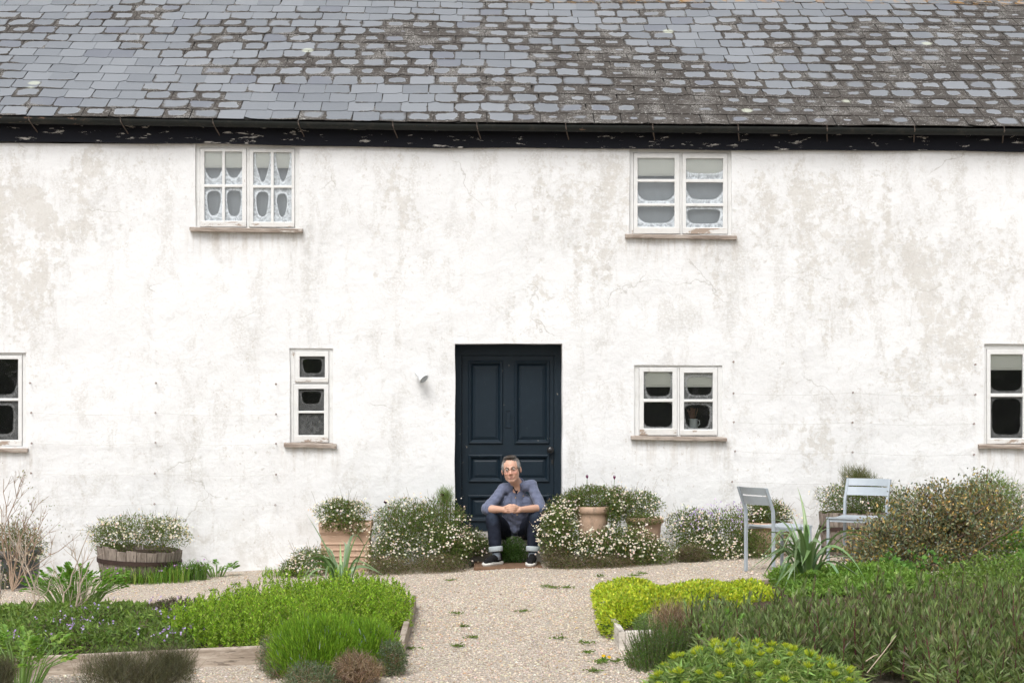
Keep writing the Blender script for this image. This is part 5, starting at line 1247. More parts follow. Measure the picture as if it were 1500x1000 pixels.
shrub('bronze_leaved_shrub', 'bushy bronze and dark green small leaved shrub before the second chair', base_at(1360, 860, -3.1),
      [ell(1345, 805, 92, 70, -3.1, .5), ell(1420, 790, 78, 72, -3.0, .5), ell(1380, 735, 38, 36, -3.0, .26), ell(1278, 832, 52, 44, -3.3, .38), ell(1290, 795, 46, 44, -3.2, .32), ell(1440, 740, 44, 36, -2.9, .3), ell(1330, 850, 90, 34, -3.3, .4), ell(1430, 850, 70, 36, -3.3, .4)], 121, 34000, .034, .017, BRONZE, 95)
shrub('green_shoot', 'fresh green leafy shoots growing through the front of the bronze leaved shrub', base_at(1330, 895, -3.75),
      [ell(1310, 850, 22, 34, -3.75, .1), ell(1345, 862, 34, 22, -3.75, .12), ell(1390, 852, 14, 22, -3.7, .08)], 122, 480, .055, .034, [(3, (0.11, 0.23, 0.045)), (2, (0.16, 0.30, 0.07))], 16, (0.12, 0.16, 0.05), .006, 'leaf', cat='plant')
twiggy('seed_head_plant', 'thin brown seed stalks rising above the bronze leaved shrub', [ell(1455, 725, 34, 34, -.9, .2)], 160, 123, [(2, (0.25, 0.17, 0.11)), (1, (0.20, 0.20, 0.10))], (.15, .32), .004, 2.5, leafpal=[(1, (0.16, 0.24, 0.06))], nleaf=1500, ll=(.03, .06), lw=.008)
carpet('bright green weeds at the far end behind the bronze leaved shrub', 4.3, 5.4, -3.9, -2.2, 5000, .34, 124, [(3, (0.14, 0.27, 0.05)), (2, (0.19, 0.33, 0.07))], .06, .02)
carpet('dark low herb behind the purple stemmed herbs at the right end', 3.2, 5.0, -6.6, -4.2, 9000, .30, 125, MID[:3], .05, .014)
# bare twiggy shrubs at the left end
def bare(label, base, stems, seed, leafn=0, barkc=(0.30, 0.22, 0.16), r0=.009, sub=4, Y=None):
    b = np.array(base); t = thing('bare_shrub', label, 'shrub', tuple(b), 'bare twiggy shrubs'); r = np.random.default_rng(seed); mb = MB(); ends = []
    for pts in stems:
        A = np.array(pts); m = 9; s = np.linspace(0, 1, m); kk = np.linspace(0, 1, len(A)); line = np.stack([np.interp(s, kk, A[:, i]) for i in range(3)], -1) + r.normal(0, .010, (m, 3)); line[0] = A[0]
        mb.tube(line, np.linspace(r0, r0 * .3, m), 6, barkc)
        for _ in range(sub):
            j = r.integers(2, m - 1); d = nrm(nrm(line[j] - line[j - 1]) + .9 * rdir(1, r)[0] + np.array([0, -.1, .35])); L = r.uniform(.12, .34)
            e = line[j] + d * L; md = line[j] + d * L * .5 + r.normal(0, .015, 3); mb.tube([line[j], md, e], [r0 * .45, r0 * .3, r0 * .15], 4, barkc); ends.append(e)
            for _ in range(3):
                d2 = nrm(d + .8 * rdir(1, r)[0] + np.array([0, 0, .3])); e2 = md + d2 * r.uniform(.06, .16); mb.tube([md, (md + e2) / 2 + r.normal(0, .006, 3), e2], [r0 * .25, r0 * .2, r0 * .1], 3, barkc); ends.append(e2)
    part('branches', mb.mesh('branches', True), t, M['stem'])
    if leafn:
        v = Veg(seed + 1); q = np.array(ends)[v.r.integers(0, len(ends), leafn)] + v.r.normal(0, .025, (leafn, 3)); q[:, 1] = np.minimum(q[:, 1], -.05)
        v.leaf(q, rdir(leafn, v.r) + np.array([0, 0, .5]), v.r.uniform(.015, .035, leafn), .012, [(2, (0.16, 0.20, 0.06)), (1, (0.22, 0.18, 0.09))]); v.obj('foliage', t, M['leaf'])
b1 = base_at(18, 850, -1.3)
bare('leggy half bare shrub by the zinc tub at the wall', b1, [[b1, P(8, 780, -1.25), P(4, 700, -1.2)], [b1, P(12, 760, -1.2), P(36, 695, -1.1)], [b1, P(5, 800, -1.2), P(-8, 700, -1.2)], [b1, P(30, 790, -1.2), P(52, 735, -1.1)], [b1, P(40, 800, -1.2), P(68, 752, -1.1)], [b1, P(45, 830, -1.2), P(98, 800, -1.1)], [b1, P(26, 800, -1.2), P(30, 740, -1.1)], [b1, P(50, 810, -1.3), P(62, 770, -1.2)]], 131, 150, r0=.008, sub=6)
b2 = base_at(10, 950, -4.9)
bare('bleached bare branches leaning out of the left bed over the lovage', b2, [[b2, P(52, 886, -4.8), P(38, 840, -4.8), P(30, 800, -4.8)], [b2, P(60, 880, -4.8), P(42, 838, -4.8), P(38, 790, -4.7)], [base_at(86, 920, -4.8), P(112, 890, -4.8), P(118, 850, -4.8), P(138, 815, -4.7)], [base_at(86, 920, -4.8), P(92, 875, -4.7), P(105, 840, -4.7), P(130, 780, -4.7)], [b2, P(-5, 900, -4.7), P(8, 850, -4.7)], [base_at(86, 920, -4.8), P(115, 885, -4.8), P(116, 840, -4.8), P(110, 800, -4.8)]], 132, 0, (0.42, 0.34, 0.27), .009, 4)
# grass and chives below the barrel
def tuft(name, label, px, py, Y, n, H, spread, seed, pal, w=.006, cat='grass', group=None, fl=None):
    b = np.array(base_at(px, py, Y)); t = thing(name, label, cat, tuple(b), group); v = Veg(seed)
    f = b + np.stack([v.r.uniform(-spread, spread, n), v.r.normal(0, .07, n), np.zeros(n)], -1); a = v.r.uniform(0, 6.28, n); s = np.linspace(0, 1, 6)[None]; h = H * v.r.uniform(.5, 1.1, n)[:, None]; o = h * v.r.uniform(.1, .8, n)[:, None]
    pts = f[:, None] + np.stack([np.cos(a)[:, None] * o * s ** 1.8, np.sin(a)[:, None] * o * s ** 1.8, h * (s - .35 * s ** 3)], -1)
    v.blade(pts, w * np.array([.8, 1, .95, .8, .5, .08])[None] * v.r.uniform(.7, 1.2, (n, 1)), np.stack([-np.sin(a), np.cos(a), 0 * a], -1), pal); v.obj('blades', t, M['leaf'])
    if fl:
        q = Veg(seed + 1); k = fl; Pp = pts[:k, 3] + np.array([0, 0, .04]); q.flower(Pp, np.array([0, -.3, 1.]) + rdir(k, q.r) * .4, .011, [(1, (0.30, 0.14, 0.34)), (1, (0.40, 0.22, 0.45))], None, 5); q.obj('flowers', t, M['petal'])
GRASS = [(3, (0.13, 0.26, 0.03)), (2, (0.18, 0.32, 0.05)), (1, (0.28, 0.33, 0.08))]
tuft('grass_clump', 'bright green grass and chives at the foot of the left half barrel', 215, 852, -1.05, 420, .26, .42, 141, GRASS, fl=18)
tuft('grass_clump', 'dark weedy tuft with mauve heads at the right of the left half barrel', 272, 845, -.85, 300, .30, .20, 142, [(2, (0.09, 0.17, 0.04)), (2, (0.13, 0.22, 0.05))], .008, fl=12)
tuft('grass_clump', 'grassy weeds at the wall foot left of the terracotta planter', 415, 840, -.8, 160, .14, .20, 143, GRASS)
# dark tulip heads
for i, (px, py, yb, Y, lab) in enumerate(((565, 738, 765, -.6, 'dark maroon flower above the left end of the big daisy mound'), (648, 727, 755, -.35, 'dark maroon flower beside the fennel sprig at the doorway'), (860, 701.5, 722, -.6, 'purple bud above the clay pot closer to the doorway'), (900, 702.5, 724, -.55, 'purple bud above the gap between the two clay pots'))):
    a, q = P(px - 3, yb, Y), P(px, py, Y); t = thing('dark_flower', lab, 'flower', tuple(a), 'dark single flowers')
    part('stem', MB().tube([a, (a + q) / 2 + np.array([.006, 0, 0]), q], .003, 5).mesh('flower_stem'), t, simple('flower_stem', (0.12, 0.19, 0.05), .6))
    c = (0.045, 0.008, 0.02) if i < 2 else (0.16, 0.03, 0.10); hh = .05 if i > 1 else .04; rr = .016 if i > 1 else .026
    mb = MB()
    for k in range(6):
        an = k * math.pi / 3; mb.add([q, q + np.array([rr * math.cos(an - .5), rr * math.sin(an - .5), hh * .5]), q + np.array([rr * .6 * math.cos(an), rr * .6 * math.sin(an), hh]), q + np.array([rr * math.cos(an + .5), rr * math.sin(an + .5), hh * .5])], [[0, 1, 2, 3]], c)
    part('bloom', mb.mesh('bloom', True), t, M['petal'])

# ------------------------------------------------------------------ loose gravel and weeds
rng = np.random.default_rng(200)
def inbed(x, y): return ((x < LX + .02) & (y < -3.82) & (y > -6.98)) | ((x > RX - .02) & (y < -3.62) & (y > -6.76))
n = 120000; x = rng.uniform(-4.6, 4.6, n); y = rng.uniform(-8.2, -.15, n)
den = np.where(np.abs(x) < 1.1, 1.0, .75) * np.clip(.35 + (-y) / 6, .4, 1)
ok = ~inbed(x, y) & (rng.random(n) < den); x, y = x[ok], y[ok]; n = len(x)
s = rng.lognormal(math.log(.0050), .28, n); s = np.clip(s, .003, .016) * np.where(fnoise(x, y, 0, 77, 2.4) + rng.normal(0, .5, n) > 1.3, 1.7, 1.0)
oc = np.array([(1, 0, 0), (-1, 0, 0), (0, 1, 0), (0, -1, 0), (0, 0, 1), (0, 0, -1)], float)
an = rng.uniform(0, 6.28, n); ca, sa = np.cos(an), np.sin(an)
V = oc[None] * (1 + rng.normal(0, .18, (n, 6, 1))) * np.stack([s * 1.35, s, s * .7], -1)[:, None]
V = np.stack([V[..., 0] * ca[:, None] - V[..., 1] * sa[:, None], V[..., 0] * sa[:, None] + V[..., 1] * ca[:, None], V[..., 2]], -1)
V += np.stack([x, y, GZ(x, y) + s * .35], -1)[:, None]
f = np.array([(0, 2, 4), (2, 1, 4), (1, 3, 4), (3, 0, 4), (2, 0, 5), (1, 2, 5), (3, 1, 5), (0, 3, 5)])
c = pick([(5, (0.66, 0.565, 0.45)), (3, (0.72, 0.635, 0.53)), (2, (0.54, 0.43, 0.32)), (1.0, (0.76, 0.70, 0.62)), (.7, (0.34, 0.26, 0.19)), (.4, (0.40, 0.37, 0.35)), (.7, (0.58, 0.40, 0.23))], n, rng, .10)
gv = part('gravel', npmesh('gravel', V.reshape(-1, 3), (np.arange(n)[:, None, None] * 6 + f[None]).reshape(-1, 3), np.repeat(c, 6, 0)), None, M['pebble'], stuff=True, smooth=True)
gv['label'] = 'loose pea gravel scattered over the yard'
k = 0
for (px, py) in ((660, 851, ), (766, 897), (680, 919), (1000, 910), (1158, 0), (668, 900), (860, 943), (862, 957), (878, 972), (905, 970), (930, 962), (672, 948), (820, 936), (690, 936), (833, 862), (880, 845), (928, 844), (940, 841), (800, 860), (812, 862), (595, 932), (600, 952), (300, 850), (345, 857), (310, 866), (355, 866), (400, 855), (1150, 846), (910, 850), (870, 985)):
    if py < 830: continue
    b = G(px, py)
    if inbed(b[0], b[1]): continue
    t = thing('gravel_weed', 'small flat green weed rooted in the gravel', 'weed', tuple(b), 'weeds rooted in the gravel'); v = Veg(900 + k); m = 46; k += 1
    q = b + np.stack([v.r.normal(0, .026, m), v.r.normal(0, .022, m), np.abs(v.r.normal(0, .006, m)) + .006], -1)
    v.leaf(q, rdir(m, v.r) * np.array([1, 1, .25]) + np.array([0, 0, .25]), v.r.uniform(.015, .035, m), .010, [(2, (0.12, 0.19, 0.04)), (1, (0.17, 0.22, 0.07))]); v.obj('leaves', t, M['leaf'])
b = G(884, 969); t = thing('dandelion', 'tiny yellow flower in a weed on the gravel by the right bed', 'weed', tuple(b)); v = Veg(990)
v.flower(np.array([b + [0, 0, .04], b + [.035, 0, .03]]), np.array([[0, -.6, .8], [.2, -.6, .8]]), .014, [(1, (0.70, 0.42, 0.02))], None, 6); v.leaf(np.repeat(b[None], 20, 0), rdir(20, v.r) * np.array([1, 1, .3]) + np.array([0, 0, .3]), .05, .015, BRIGHT); v.obj('bloom', t, M['petal'])

# ------------------------------------------------------------------ garden chairs
def rot2(p, a): c, s = math.cos(a), math.sin(a); return np.array([p[0] * c - p[1] * s, p[0] * s + p[1] * c, p[2]])
def chair(label, org, ang):
    """local: +x is the front of the seat, y across; ang turns it about z"""
    o = np.array(org); t = thing('garden_chair', label, 'chair', tuple(o), 'pale grey metal garden chairs')
    Wd, Dp, SH, H = .455, .43, .435, .79
    T = lambda p: o + rot2(p, ang)
    def bar(path, wx, wy, name):
        """rectangular bar swept along a path in the local x-z plane at constant y"""
        V = []; F = []
        for k, (x, y, z) in enumerate(path):
            for (dx, dy) in ((-wx, -wy), (wx, -wy), (wx, wy), (-wx, wy)): V.append(T((x + dx, y + dy, z)))
        for k in range(len(path) - 1): F += [(k * 4 + e, k * 4 + (e + 1) % 4, k * 4 + 4 + (e + 1) % 4, k * 4 + 4 + e) for e in range(4)]
        n = len(path) - 1; F += [(0, 3, 2, 1), tuple(n * 4 + e for e in range(4))]
        q = part(name, npmesh(name, V, np.array(F)), t, M['chair']); bevel(q, .004); return q
    for s in (-1, 1):
        y = s * (Wd / 2 - .014)
        bar([(0.0, y, 0), (0.0, y, SH + .02), (-.004, y, SH + .14), (-.022, y, SH + .19), (-.085, y, H)], .015, .0125, 'back_leg')
        bar([(Dp - .02, y, 0), (Dp - .02, y, SH - .004)], .013, .013, 'front_leg')
    # curved seat shell, thin, on a rim
    nx, ny = 9, 7; V = []
    for l in (0, 1):
        for i in range(nx):
            for j in range(ny):
                u, w = i / (nx - 1), j / (ny - 1); z = SH + .004 - .018 * math.sin(u * math.pi) * (1 - .3 * abs(2 * w - 1)) - .016 * l
                V.append(T((.018 + (Dp - .018) * u, (w - .5) * (Wd - .002), z)))
    F = []; k = nx * ny
    for i in range(nx - 1):
        for j in range(ny - 1):
            a = i * ny + j; F.append((a, a + ny, a + ny + 1, a + 1)); F.append((k + a, k + a + 1, k + a + ny + 1, k + a + ny))
    rim = [i * ny for i in range(nx)] + [(nx - 1) * ny + j for j in range(1, ny)] + [i * ny + ny - 1 for i in range(nx - 2, -1, -1)] + [j for j in range(ny - 2, 0, -1)]
    F += [(rim[q], k + rim[q], k + rim[(q + 1) % len(rim)], rim[(q + 1) % len(rim)]) for q in range(len(rim))]
    part('seat', npmesh('seat', V, np.array(F)), t, M['chair'], smooth=False)
    mb = MB()
    for s in (-1, 1):
        V = [T((x, s * (Wd / 2 - .012) + dy, z)) for z in (SH - .042, SH - .018) for dy in (-.009, .009) for x in (.02, Dp - .034)]; mb.hexa(V)
    V = [T((x, y, z)) for z in (SH - .042, SH - .018) for y in (-Wd / 2 + .03, Wd / 2 - .03) for x in (Dp - .03, Dp - .012)]; mb.hexa(V)
    part('seat_rail', mb.mesh('seat_rail'), t, M['chair'])
    # two bowed back slats
    for (z0, z1) in ((SH + .195, SH + .275), (SH + .287, H - .0)):
        n = 11; V = []
        for i in range(n):
            w = i / (n - 1) - .5; bow = -.035 * (1 - (2 * w) ** 2)
            for z in (z0, z1):
                xx = -.022 - .063 * (z - SH - .19) / (H - SH - .19)
                V += [T((xx + bow - .004, w * (Wd - .052), z)), T((xx + bow + .006, w * (Wd - .052), z))]
        F = []
        for i in range(n - 1):
            a = i * 4; F += [(a, a + 4, a + 6, a + 2), (a + 1, a + 3, a + 7, a + 5), (a, a + 1, a + 5, a + 4), (a + 2, a + 6, a + 7, a + 3)]
        F += [(0, 2, 3, 1), ((n - 1) * 4, (n - 1) * 4 + 1, (n - 1) * 4 + 3, (n - 1) * 4 + 2)]
        part('back_slat', npmesh('back_slat', V, np.array(F)), t, M['chair'])
    return t
ca = G(1088, 837); cb = ca + np.array([.25, -.38, 0]); mid = (ca + cb) / 2; mid[2] = GZ(mid[0], mid[1])
chair('pale grey metal chair seen from behind, turned to the other chair', mid, math.atan2(.42, .85))
c2 = P(1268, 800, -1.45); c2[2] = GZ(c2[0], c2[1])
chair('pale grey metal chair facing out, beside the bronze leaved shrub', c2, math.atan2(-.80, -.55))

# ------------------------------------------------------------------ the seated man
def icosphere(sub=2):
    bm = bmesh.new(); bmesh.ops.create_icosphere(bm, subdivisions=sub, radius=1.0); bm.verts.ensure_lookup_table()
    V = np.array([v.co[:] for v in bm.verts]); F = np.array([[v.index for v in f.verts] for f in bm.faces]); bm.free(); return V, F
ICO = icosphere(3)
def capsule(p0, r0, p1, r1, k=20, rings_=7):
    p0, p1 = np.asarray(p0, float), np.asarray(p1, float); ax = p1 - p0; L = np.linalg.norm(ax) + 1e-9; ax = ax / L
    ref = np.array([0, 0, 1.0]) if abs(ax[2]) < .9 else np.array([1.0, 0, 0]); A = nrm(np.cross(ax, ref)); B = np.cross(ax, A); a = np.arange(k) * 2 * math.pi / k
    prof = [(-r0 * math.cos(t), r0 * math.sin(t), 0) for t in np.linspace(.12, math.pi / 2, rings_)] + [(r1 * math.sin(t), r1 * math.cos(t), 1) for t in np.linspace(0, math.pi / 2 - .12, rings_)]
    V = []
    for (d, r, e) in prof: V.append((p1 if e else p0) + ax * d + r * (np.cos(a)[:, None] * A + np.sin(a)[:, None] * B))
    V = np.concatenate(V); m = len(prof); i = np.arange(m - 1)[:, None] * k; j = np.arange(k)[None]; j2 = (j + 1) % k
    Fq = np.stack([i + j, i + j2, i + k + j2, i + k + j], -1).reshape(-1, 4)
    n = len(V); V = np.concatenate([V, [V[:k].mean(0)], [V[-k:].mean(0)]])
    jj = np.arange(k); Ft = np.concatenate([np.stack([np.full(k, n), (jj + 1) % k, jj], -1), np.stack([np.full(k, n + 1), n - k + jj, n - k + (jj + 1) % k], -1)])
    return V, [Fq, Ft]
class Blob:
    def __init__(s): s.mb = MB()
    def cap(s, p0, r0, p1, r1): V, F = capsule(p0, r0, p1, r1); s.mb.add(V, F); return s
    def chain(s, pts, rad):
        for i in range(len(pts) - 1): s.cap(pts[i], rad[i], pts[i + 1], rad[i + 1])
        return s
    def ell(s, c, r, Rm=None):
        V = ICO[0] * np.asarray(r, float)
        if Rm is not None: V = V @ np.asarray(Rm).T
        s.mb.add(V + np.asarray(c, float), ICO[1]); return s
    def build(s, name, voxel, smooth=4, fac=.5):
        me = s.mb.mesh(name + '_raw'); o = bpy.data.objects.new(name + '_raw', me); COL.objects.link(o)
        m = o.modifiers.new('r', 'REMESH'); m.mode = 'VOXEL'; m.voxel_size = voxel
        if smooth: m2 = o.modifiers.new('s', 'SMOOTH'); m2.iterations = smooth; m2.factor = fac
        dg = bpy.context.evaluated_depsgraph_get(); dg.update()
        out = bpy.data.meshes.new_from_object(o.evaluated_get(dg)); out.name = name
        bpy.data.objects.remove(o); bpy.data.meshes.remove(me)
        return out
def getV(me): a = np.empty(len(me.vertices) * 3, np.float32); me.vertices.foreach_get('co', a); return a.reshape(-1, 3).astype(float)
def setV(me, V): me.vertices.foreach_set('co', np.asarray(V, np.float32).ravel()); me.update()
def getN(me): a = np.empty(len(me.vertices) * 3, np.float32); me.vertices.foreach_get('normal', a); return a.reshape(-1, 3).astype(float)
def setcol(me, C):
    a = me.color_attributes.new('col', 'FLOAT_COLOR', 'POINT'); c4 = np.ones((len(C), 4), np.float32); c4[:, :3] = C; a.data.foreach_set('color', c4.ravel())
J = {}
def j(name, px, py, Y): J[name] = P(px, py, Y)
j('pel', 754, 779, -.20); j('belly', 754, 765, -.30); j('chest', 755, 738, -.42); j('neck', 756.5, 708, -.47); j('headc', 749, 688.5, -.575)
j('shR', 737, 716, -.45); j('shL', 779, 710.5, -.45)
j('elR', 713, 745, -.60); j('elL', 793, 744, -.58)
j('wrR', 738, 746, -.82); j('wrL', 761, 746, -.82)
j('hipR', 741, 781, -.24); j('hipL', 768, 781, -.24)
j('knR', 722, 759, -.66); j('knL', 784, 759, -.66)
j('anR', 727, 806, -.70); j('anL', 777, 806, -.70)
FZ = 0.036                              # the men's shoes stand on the mat
toeR = np.array([*P(708, 826, -.88)[:2], FZ]); heelR = np.array([*P(731, 818, -.66)[:2], FZ])
toeL = np.array([*P(776, 827, -.92)[:2], FZ]); heelL = np.array([*P(781, 818, -.66)[:2], FZ])
J['anR'] = heelR + (toeR - heelR) * .18 + np.array([0, 0, .10]); J['anL'] = heelL + (toeL - heelL) * .15 + np.array([0, 0, .10])
man = thing('person', 'man in blue shirt and dark turned up jeans sitting on the doorstep, hands clasped', 'person', (float(J['pel'][0]), -.4, 0.036))
# head frame: turned a little to the image left, tilted
HS = 1.10; yaw, roll, pit = R_(-7), R_(-7), R_(2)
Rh = np.array(Matrix.Rotation(yaw, 3, 'Z') @ Matrix.Rotation(roll, 3, 'Y') @ Matrix.Rotation(pit, 3, 'X'))
hc = J['headc']
H_ = lambda x, y, z: hc + Rh @ (np.array([x, y, z]) * HS)
b = Blob()
def hell(c, r): b.ell(H_(*c), np.array(r) * HS, Rh)
hell((0, .018, .035), (.078, .092, .088)); hell((0, -.018, -.03), (.070, .074, .082)); hell((0, -.052, -.086), (.040, .032, .030)); hell((0, -.02, -.066), (.064, .058, .042))
for s in (-1, 1):
    hell((s * .036, -.058, -.022), (.028, .026, .028)); hell((s * .084, .012, -.004), (.010, .020, .032)); hell((s * .036, -.028, -.068), (.018, .034, .026))
    b.cap(H_(s * .012, -.088, .030), .011 * HS, H_(s * .046, -.078, .027), .010 * HS)
    hell((s * .013, -.099, -.028), (.010, .012, .009))
b.cap(H_(0, -.088, .022), .009 * HS, H_(0, -.108, -.022), .0135 * HS)
b.cap(H_(-.020, -.083, -.058), .008 * HS, H_(.020, -.083, -.058), .008 * HS); b.cap(H_(-.016, -.083, -.068), .008 * HS, H_(.016, -.083, -.068), .008 * HS)
# neck, trunk, arms, hands, legs as one surface
b.cap(H_(0, .02, -.06), .055, J['neck'] + np.array([0, 0.0, .0]), .060)
b.cap(J['neck'], .056, J['chest'], .085); b.cap(J['chest'] + np.array([-.06, .02, 0]), .07, J['chest'] + np.array([.06, .02, 0]), .07); b.cap(J['chest'], .085, J['belly'], .09); b.cap(J['belly'], .09, J['pel'], .09)
for s in 'RL':
    b.cap(J['neck'] + np.array([0, .01, -.04]), .04, J['sh' + s], .040); b.chain([J['sh' + s], J['el' + s]], [.040, .040])
    b.chain([J['el' + s], J['el' + s] * .62 + J['wr' + s] * .38, J['wr' + s]], [.041, .041, .028])
    b.chain([J['hip' + s], J['kn' + s], J['kn' + s] * .6 + J['an' + s] * .4, J['an' + s]], [.075, .052, .050, .034])
    hl, tp = (heelR, toeR) if s == 'R' else (heelL, toeL)
    b.chain([J['an' + s], hl + np.array([0, 0, .04]), tp * .7 + hl * .3 + np.array([0, 0, .03])], [.034, .028, .026])
# clasped hands: palms and bent fingers of unequal length, laced between the wrists
wR, wL = J['wrR'], J['wrL']; ctr = (wR + wL) / 2 + np.array([0, -.03, .004]); xh = nrm(wL - wR); fw = np.array([0, -1.0, 0]); upv = np.array([0, 0, 1.0])
for s, w, sg in (('R', wR, 1.0), ('L', wL, -1.0)):
    palm = ctr - xh * sg * .032 + np.array([0, .012, 0]); 
    for dz in (-.024, -.006, .012, .026): b.cap(w + upv * dz * .5, .021, palm + upv * dz + xh * sg * .008, .0165)
    for q, (dz, ln) in enumerate(((.030, .92), (.013, 1.0), (-.005, .97), (-.022, .80))):
        zz = dz + (.009 if sg > 0 else -.001)
        p0 = palm + upv * zz + fw * .012 + xh * sg * .004; p1 = p0 + fw * .022 * ln + xh * sg * .026 * ln; p2 = p1 + xh * sg * .030 * ln + fw * (-.004) - upv * .004; p3 = p2 + xh * sg * .016 * ln - fw * .016 - upv * .003
        b.chain([p0, p1, p2, p3], [.0105, .0098, .009, .0078])
    tb = palm + upv * .034 - xh * sg * .012; b.chain([tb - xh * sg * .012 - upv * .01, tb + xh * sg * .024 + upv * .010 + fw * .012, tb + xh * sg * .050 + upv * .008 + fw * .016], [.015, .0115, .0095])
body = b.build('body', .0048, 2, .5)
V = getV(body); loc = ((V - hc) @ Rh) / HS
C = np.tile(np.array([0.56, 0.335, 0.245]), (len(V), 1))
hd = V[:, 2] > J['neck'][2] + .02
def dab(c, r, col, k=1.0):
    d = np.linalg.norm((loc - np.array(c)) / np.array(r), axis=1); w = (np.clip(1.15 - d, 0, 1) * k)[:, None] * hd[:, None]; C[:] = C * (1 - w) + np.array(col) * w
for s in (-1, 1): dab((s * .04, -.075, -.022), (.034, .05, .028), (0.58, 0.27, 0.20), .8); dab((s * .08, .012, 0), (.02, .03, .04), (0.60, 0.28, 0.22), .7); dab((s * .030, -.085, .012), (.020, .03, .012), (0.36, 0.19, 0.15), .75)
dab((0, -.10, -.02), (.022, .04, .024), (0.60, 0.27, 0.20), .8); dab((0, -.09, -.062), (.030, .03, .011), (0.46, 0.18, 0.15), 1); dab((0, -.088, -.063), (.026, .03, .0035), (0.20, 0.08, 0.07), 1)
dab((0, -.06, -.085), (.05, .06, .03), (0.46, 0.295, 0.235), .6)
dab((0, -.02, -.075), (.07, .07, .03), (0.48, 0.30, 0.235), .4)
C *= (1 + .06 * fnoise(V[:, 0], V[:, 1], V[:, 2], 9, 60))[:, None]
setcol(body, C); M['skin'] = mat_attr('skin', .5, 0, .4, bump=.1, var=.06, scale=90)
part('body', body, man, M['skin'], smooth=True)
# eyes, brows
mb = MB()
for s in (-1, 1):
    V, F = ICO; mb.add(V * .0105 * HS + H_(s * .031, -.0835, .012), F, (0.62, 0.58, 0.54)); mb.add(V * .0058 * HS + H_(s * .031 - .002, -.0915, .011), F, (0.03, 0.025, 0.02))
part('eyes', mb.mesh('eyes', True), man, M['skin'], smooth=True)
mb = MB()
for s in (-1, 1): mb.tube([H_(s * .014, -.099, .031), H_(s * .032, -.094, .036), H_(s * .050, -.082, .030)], [.004, .0048, .003], 6, (0.15, 0.115, 0.09))
part('eyebrows', mb.mesh('eyebrows', True), man, M['skin'])
# hair: short, dark on top and grey at the sides
h = Blob(); hel = lambda c, r: h.ell(H_(*c), np.array(r) * HS, Rh)
hel((0, .030, .050), (.085, .090, .084)); hel((0, .006, .118), (.058, .064, .021))
for s in (-1, 1): hel((s * .070, .018, .028), (.018, .056, .052)); hel((s * .076, -.022, .024), (.008, .016, .030))
hel((0, .075, -.01), (.06, .035, .05))
hm = h.build('hair', .0045, 3); V = getV(hm); N = getN(hm); loc = ((V - hc) @ Rh) / HS
# trim the front so the face stays free
V += N * (.0035 * fnoise(V[:, 0], V[:, 1], V[:, 2], 31, 180) + .002 * fnoise(V[:, 0], V[:, 1], V[:, 2], 32, 330))[:, None]
setV(hm, V)
tk = np.clip((loc[:, 2] - .055) / .045, 0, 1) * np.clip(1.15 - np.abs(loc[:, 0]) / .075, 0, 1) ** .5
C = (1 - tk)[:, None] * np.array([0.20, 0.192, 0.185]) + tk[:, None] * np.array([0.048, 0.037, 0.03]); C *= (1 + .28 * fnoise(V[:, 0], V[:, 1], V[:, 2], 33, 260))[:, None]
setcol(hm, np.clip(C, .02, .8)); part('hair', hm, man, mat_attr('hair', .7, 0, .25, var=.25, scale=300), smooth=True)
# spectacles
mb = MB()
for s in (-1, 1):
    a = np.linspace(0, 2 * math.pi, 17); mb.tube([H_(s * .033 + .024 * np.sign(math.cos(q)) * abs(math.cos(q)) ** .6, -.104 + .006 * abs(math.cos(q)), .009 + .0165 * np.sign(math.sin(q)) * abs(math.sin(q)) ** .6) for q in a], .0014, 5, cap=False)
    mb.tube([H_(s * .057, -.098, .016), H_(s * .078, -.06, .018), H_(s * .082, .005, .014)], .0022, 5)
mb.tube([H_(-.009, -.105, .014), H_(0, -.108, .017), H_(.009, -.105, .014)], .0018, 5)
part('spectacles', mb.mesh('spectacles'), man, simple('dark_spectacle_metal', (0.05, 0.045, 0.045), .35, .1, 20, .6, .5))
# shirt
def cloth(me, amp, f, seed, aniso=(1, 1, 1)):
    V = getV(me); N = getN(me); d = amp * (fnoise(V[:, 0] * aniso[0], V[:, 1] * aniso[1], V[:, 2] * aniso[2], seed, f) + .5 * np.abs(fnoise(V[:, 0] * aniso[0], V[:, 1] * aniso[1], V[:, 2] * aniso[2], seed + 1, f * 2.1)))
    V += N * d[:, None]; setV(me, V); return V, d
s_ = Blob(); nk = J['neck']
s_.cap(nk + np.array([0, .03, .006]), .060, J['chest'] + np.array([0, .005, 0]), .128); s_.cap(J['chest'] + np.array([-.075, .01, .0]), .105, J['chest'] + np.array([.075, .01, .0]), .105)
s_.cap(J['chest'] + np.array([0, .02, 0]), .135, J['belly'] + np.array([0, .02, 0]), .140); s_.cap(J['belly'] + np.array([0, .02, 0]), .140, J['pel'] + np.array([0, .0, .03]), .135)
for xo, zo in ((-.05, -.05), (0, -.085), (.05, -.05)): s_.cap(J['belly'] + np.array([xo * .8, -.075, -.01]), .062, J['belly'] + np.array([xo, -.085, zo]), .030)
for s in 'RL':
    e = J['el' + s]; sh = J['sh' + s]
    s_.cap(nk + np.array([(-.045 if s == 'R' else .045), .025, -.012]), .036, sh + np.array([0, .01, .0]), .055); s_.cap(nk + np.array([0, .015, -.045]), .058, sh, .056); s_.chain([sh, sh * .5 + e * .5 + np.array([0, .0, -.01]), e * .94 + sh * .06], [.050, .055, .054])
    s_.cap(e, .057, e * .86 + J['wr' + s] * .14, .054)
shirt = s_.build('shirt', .006, 4)
V, d = cloth(shirt, .0075, 22, 41, (1.3, 1, .8))
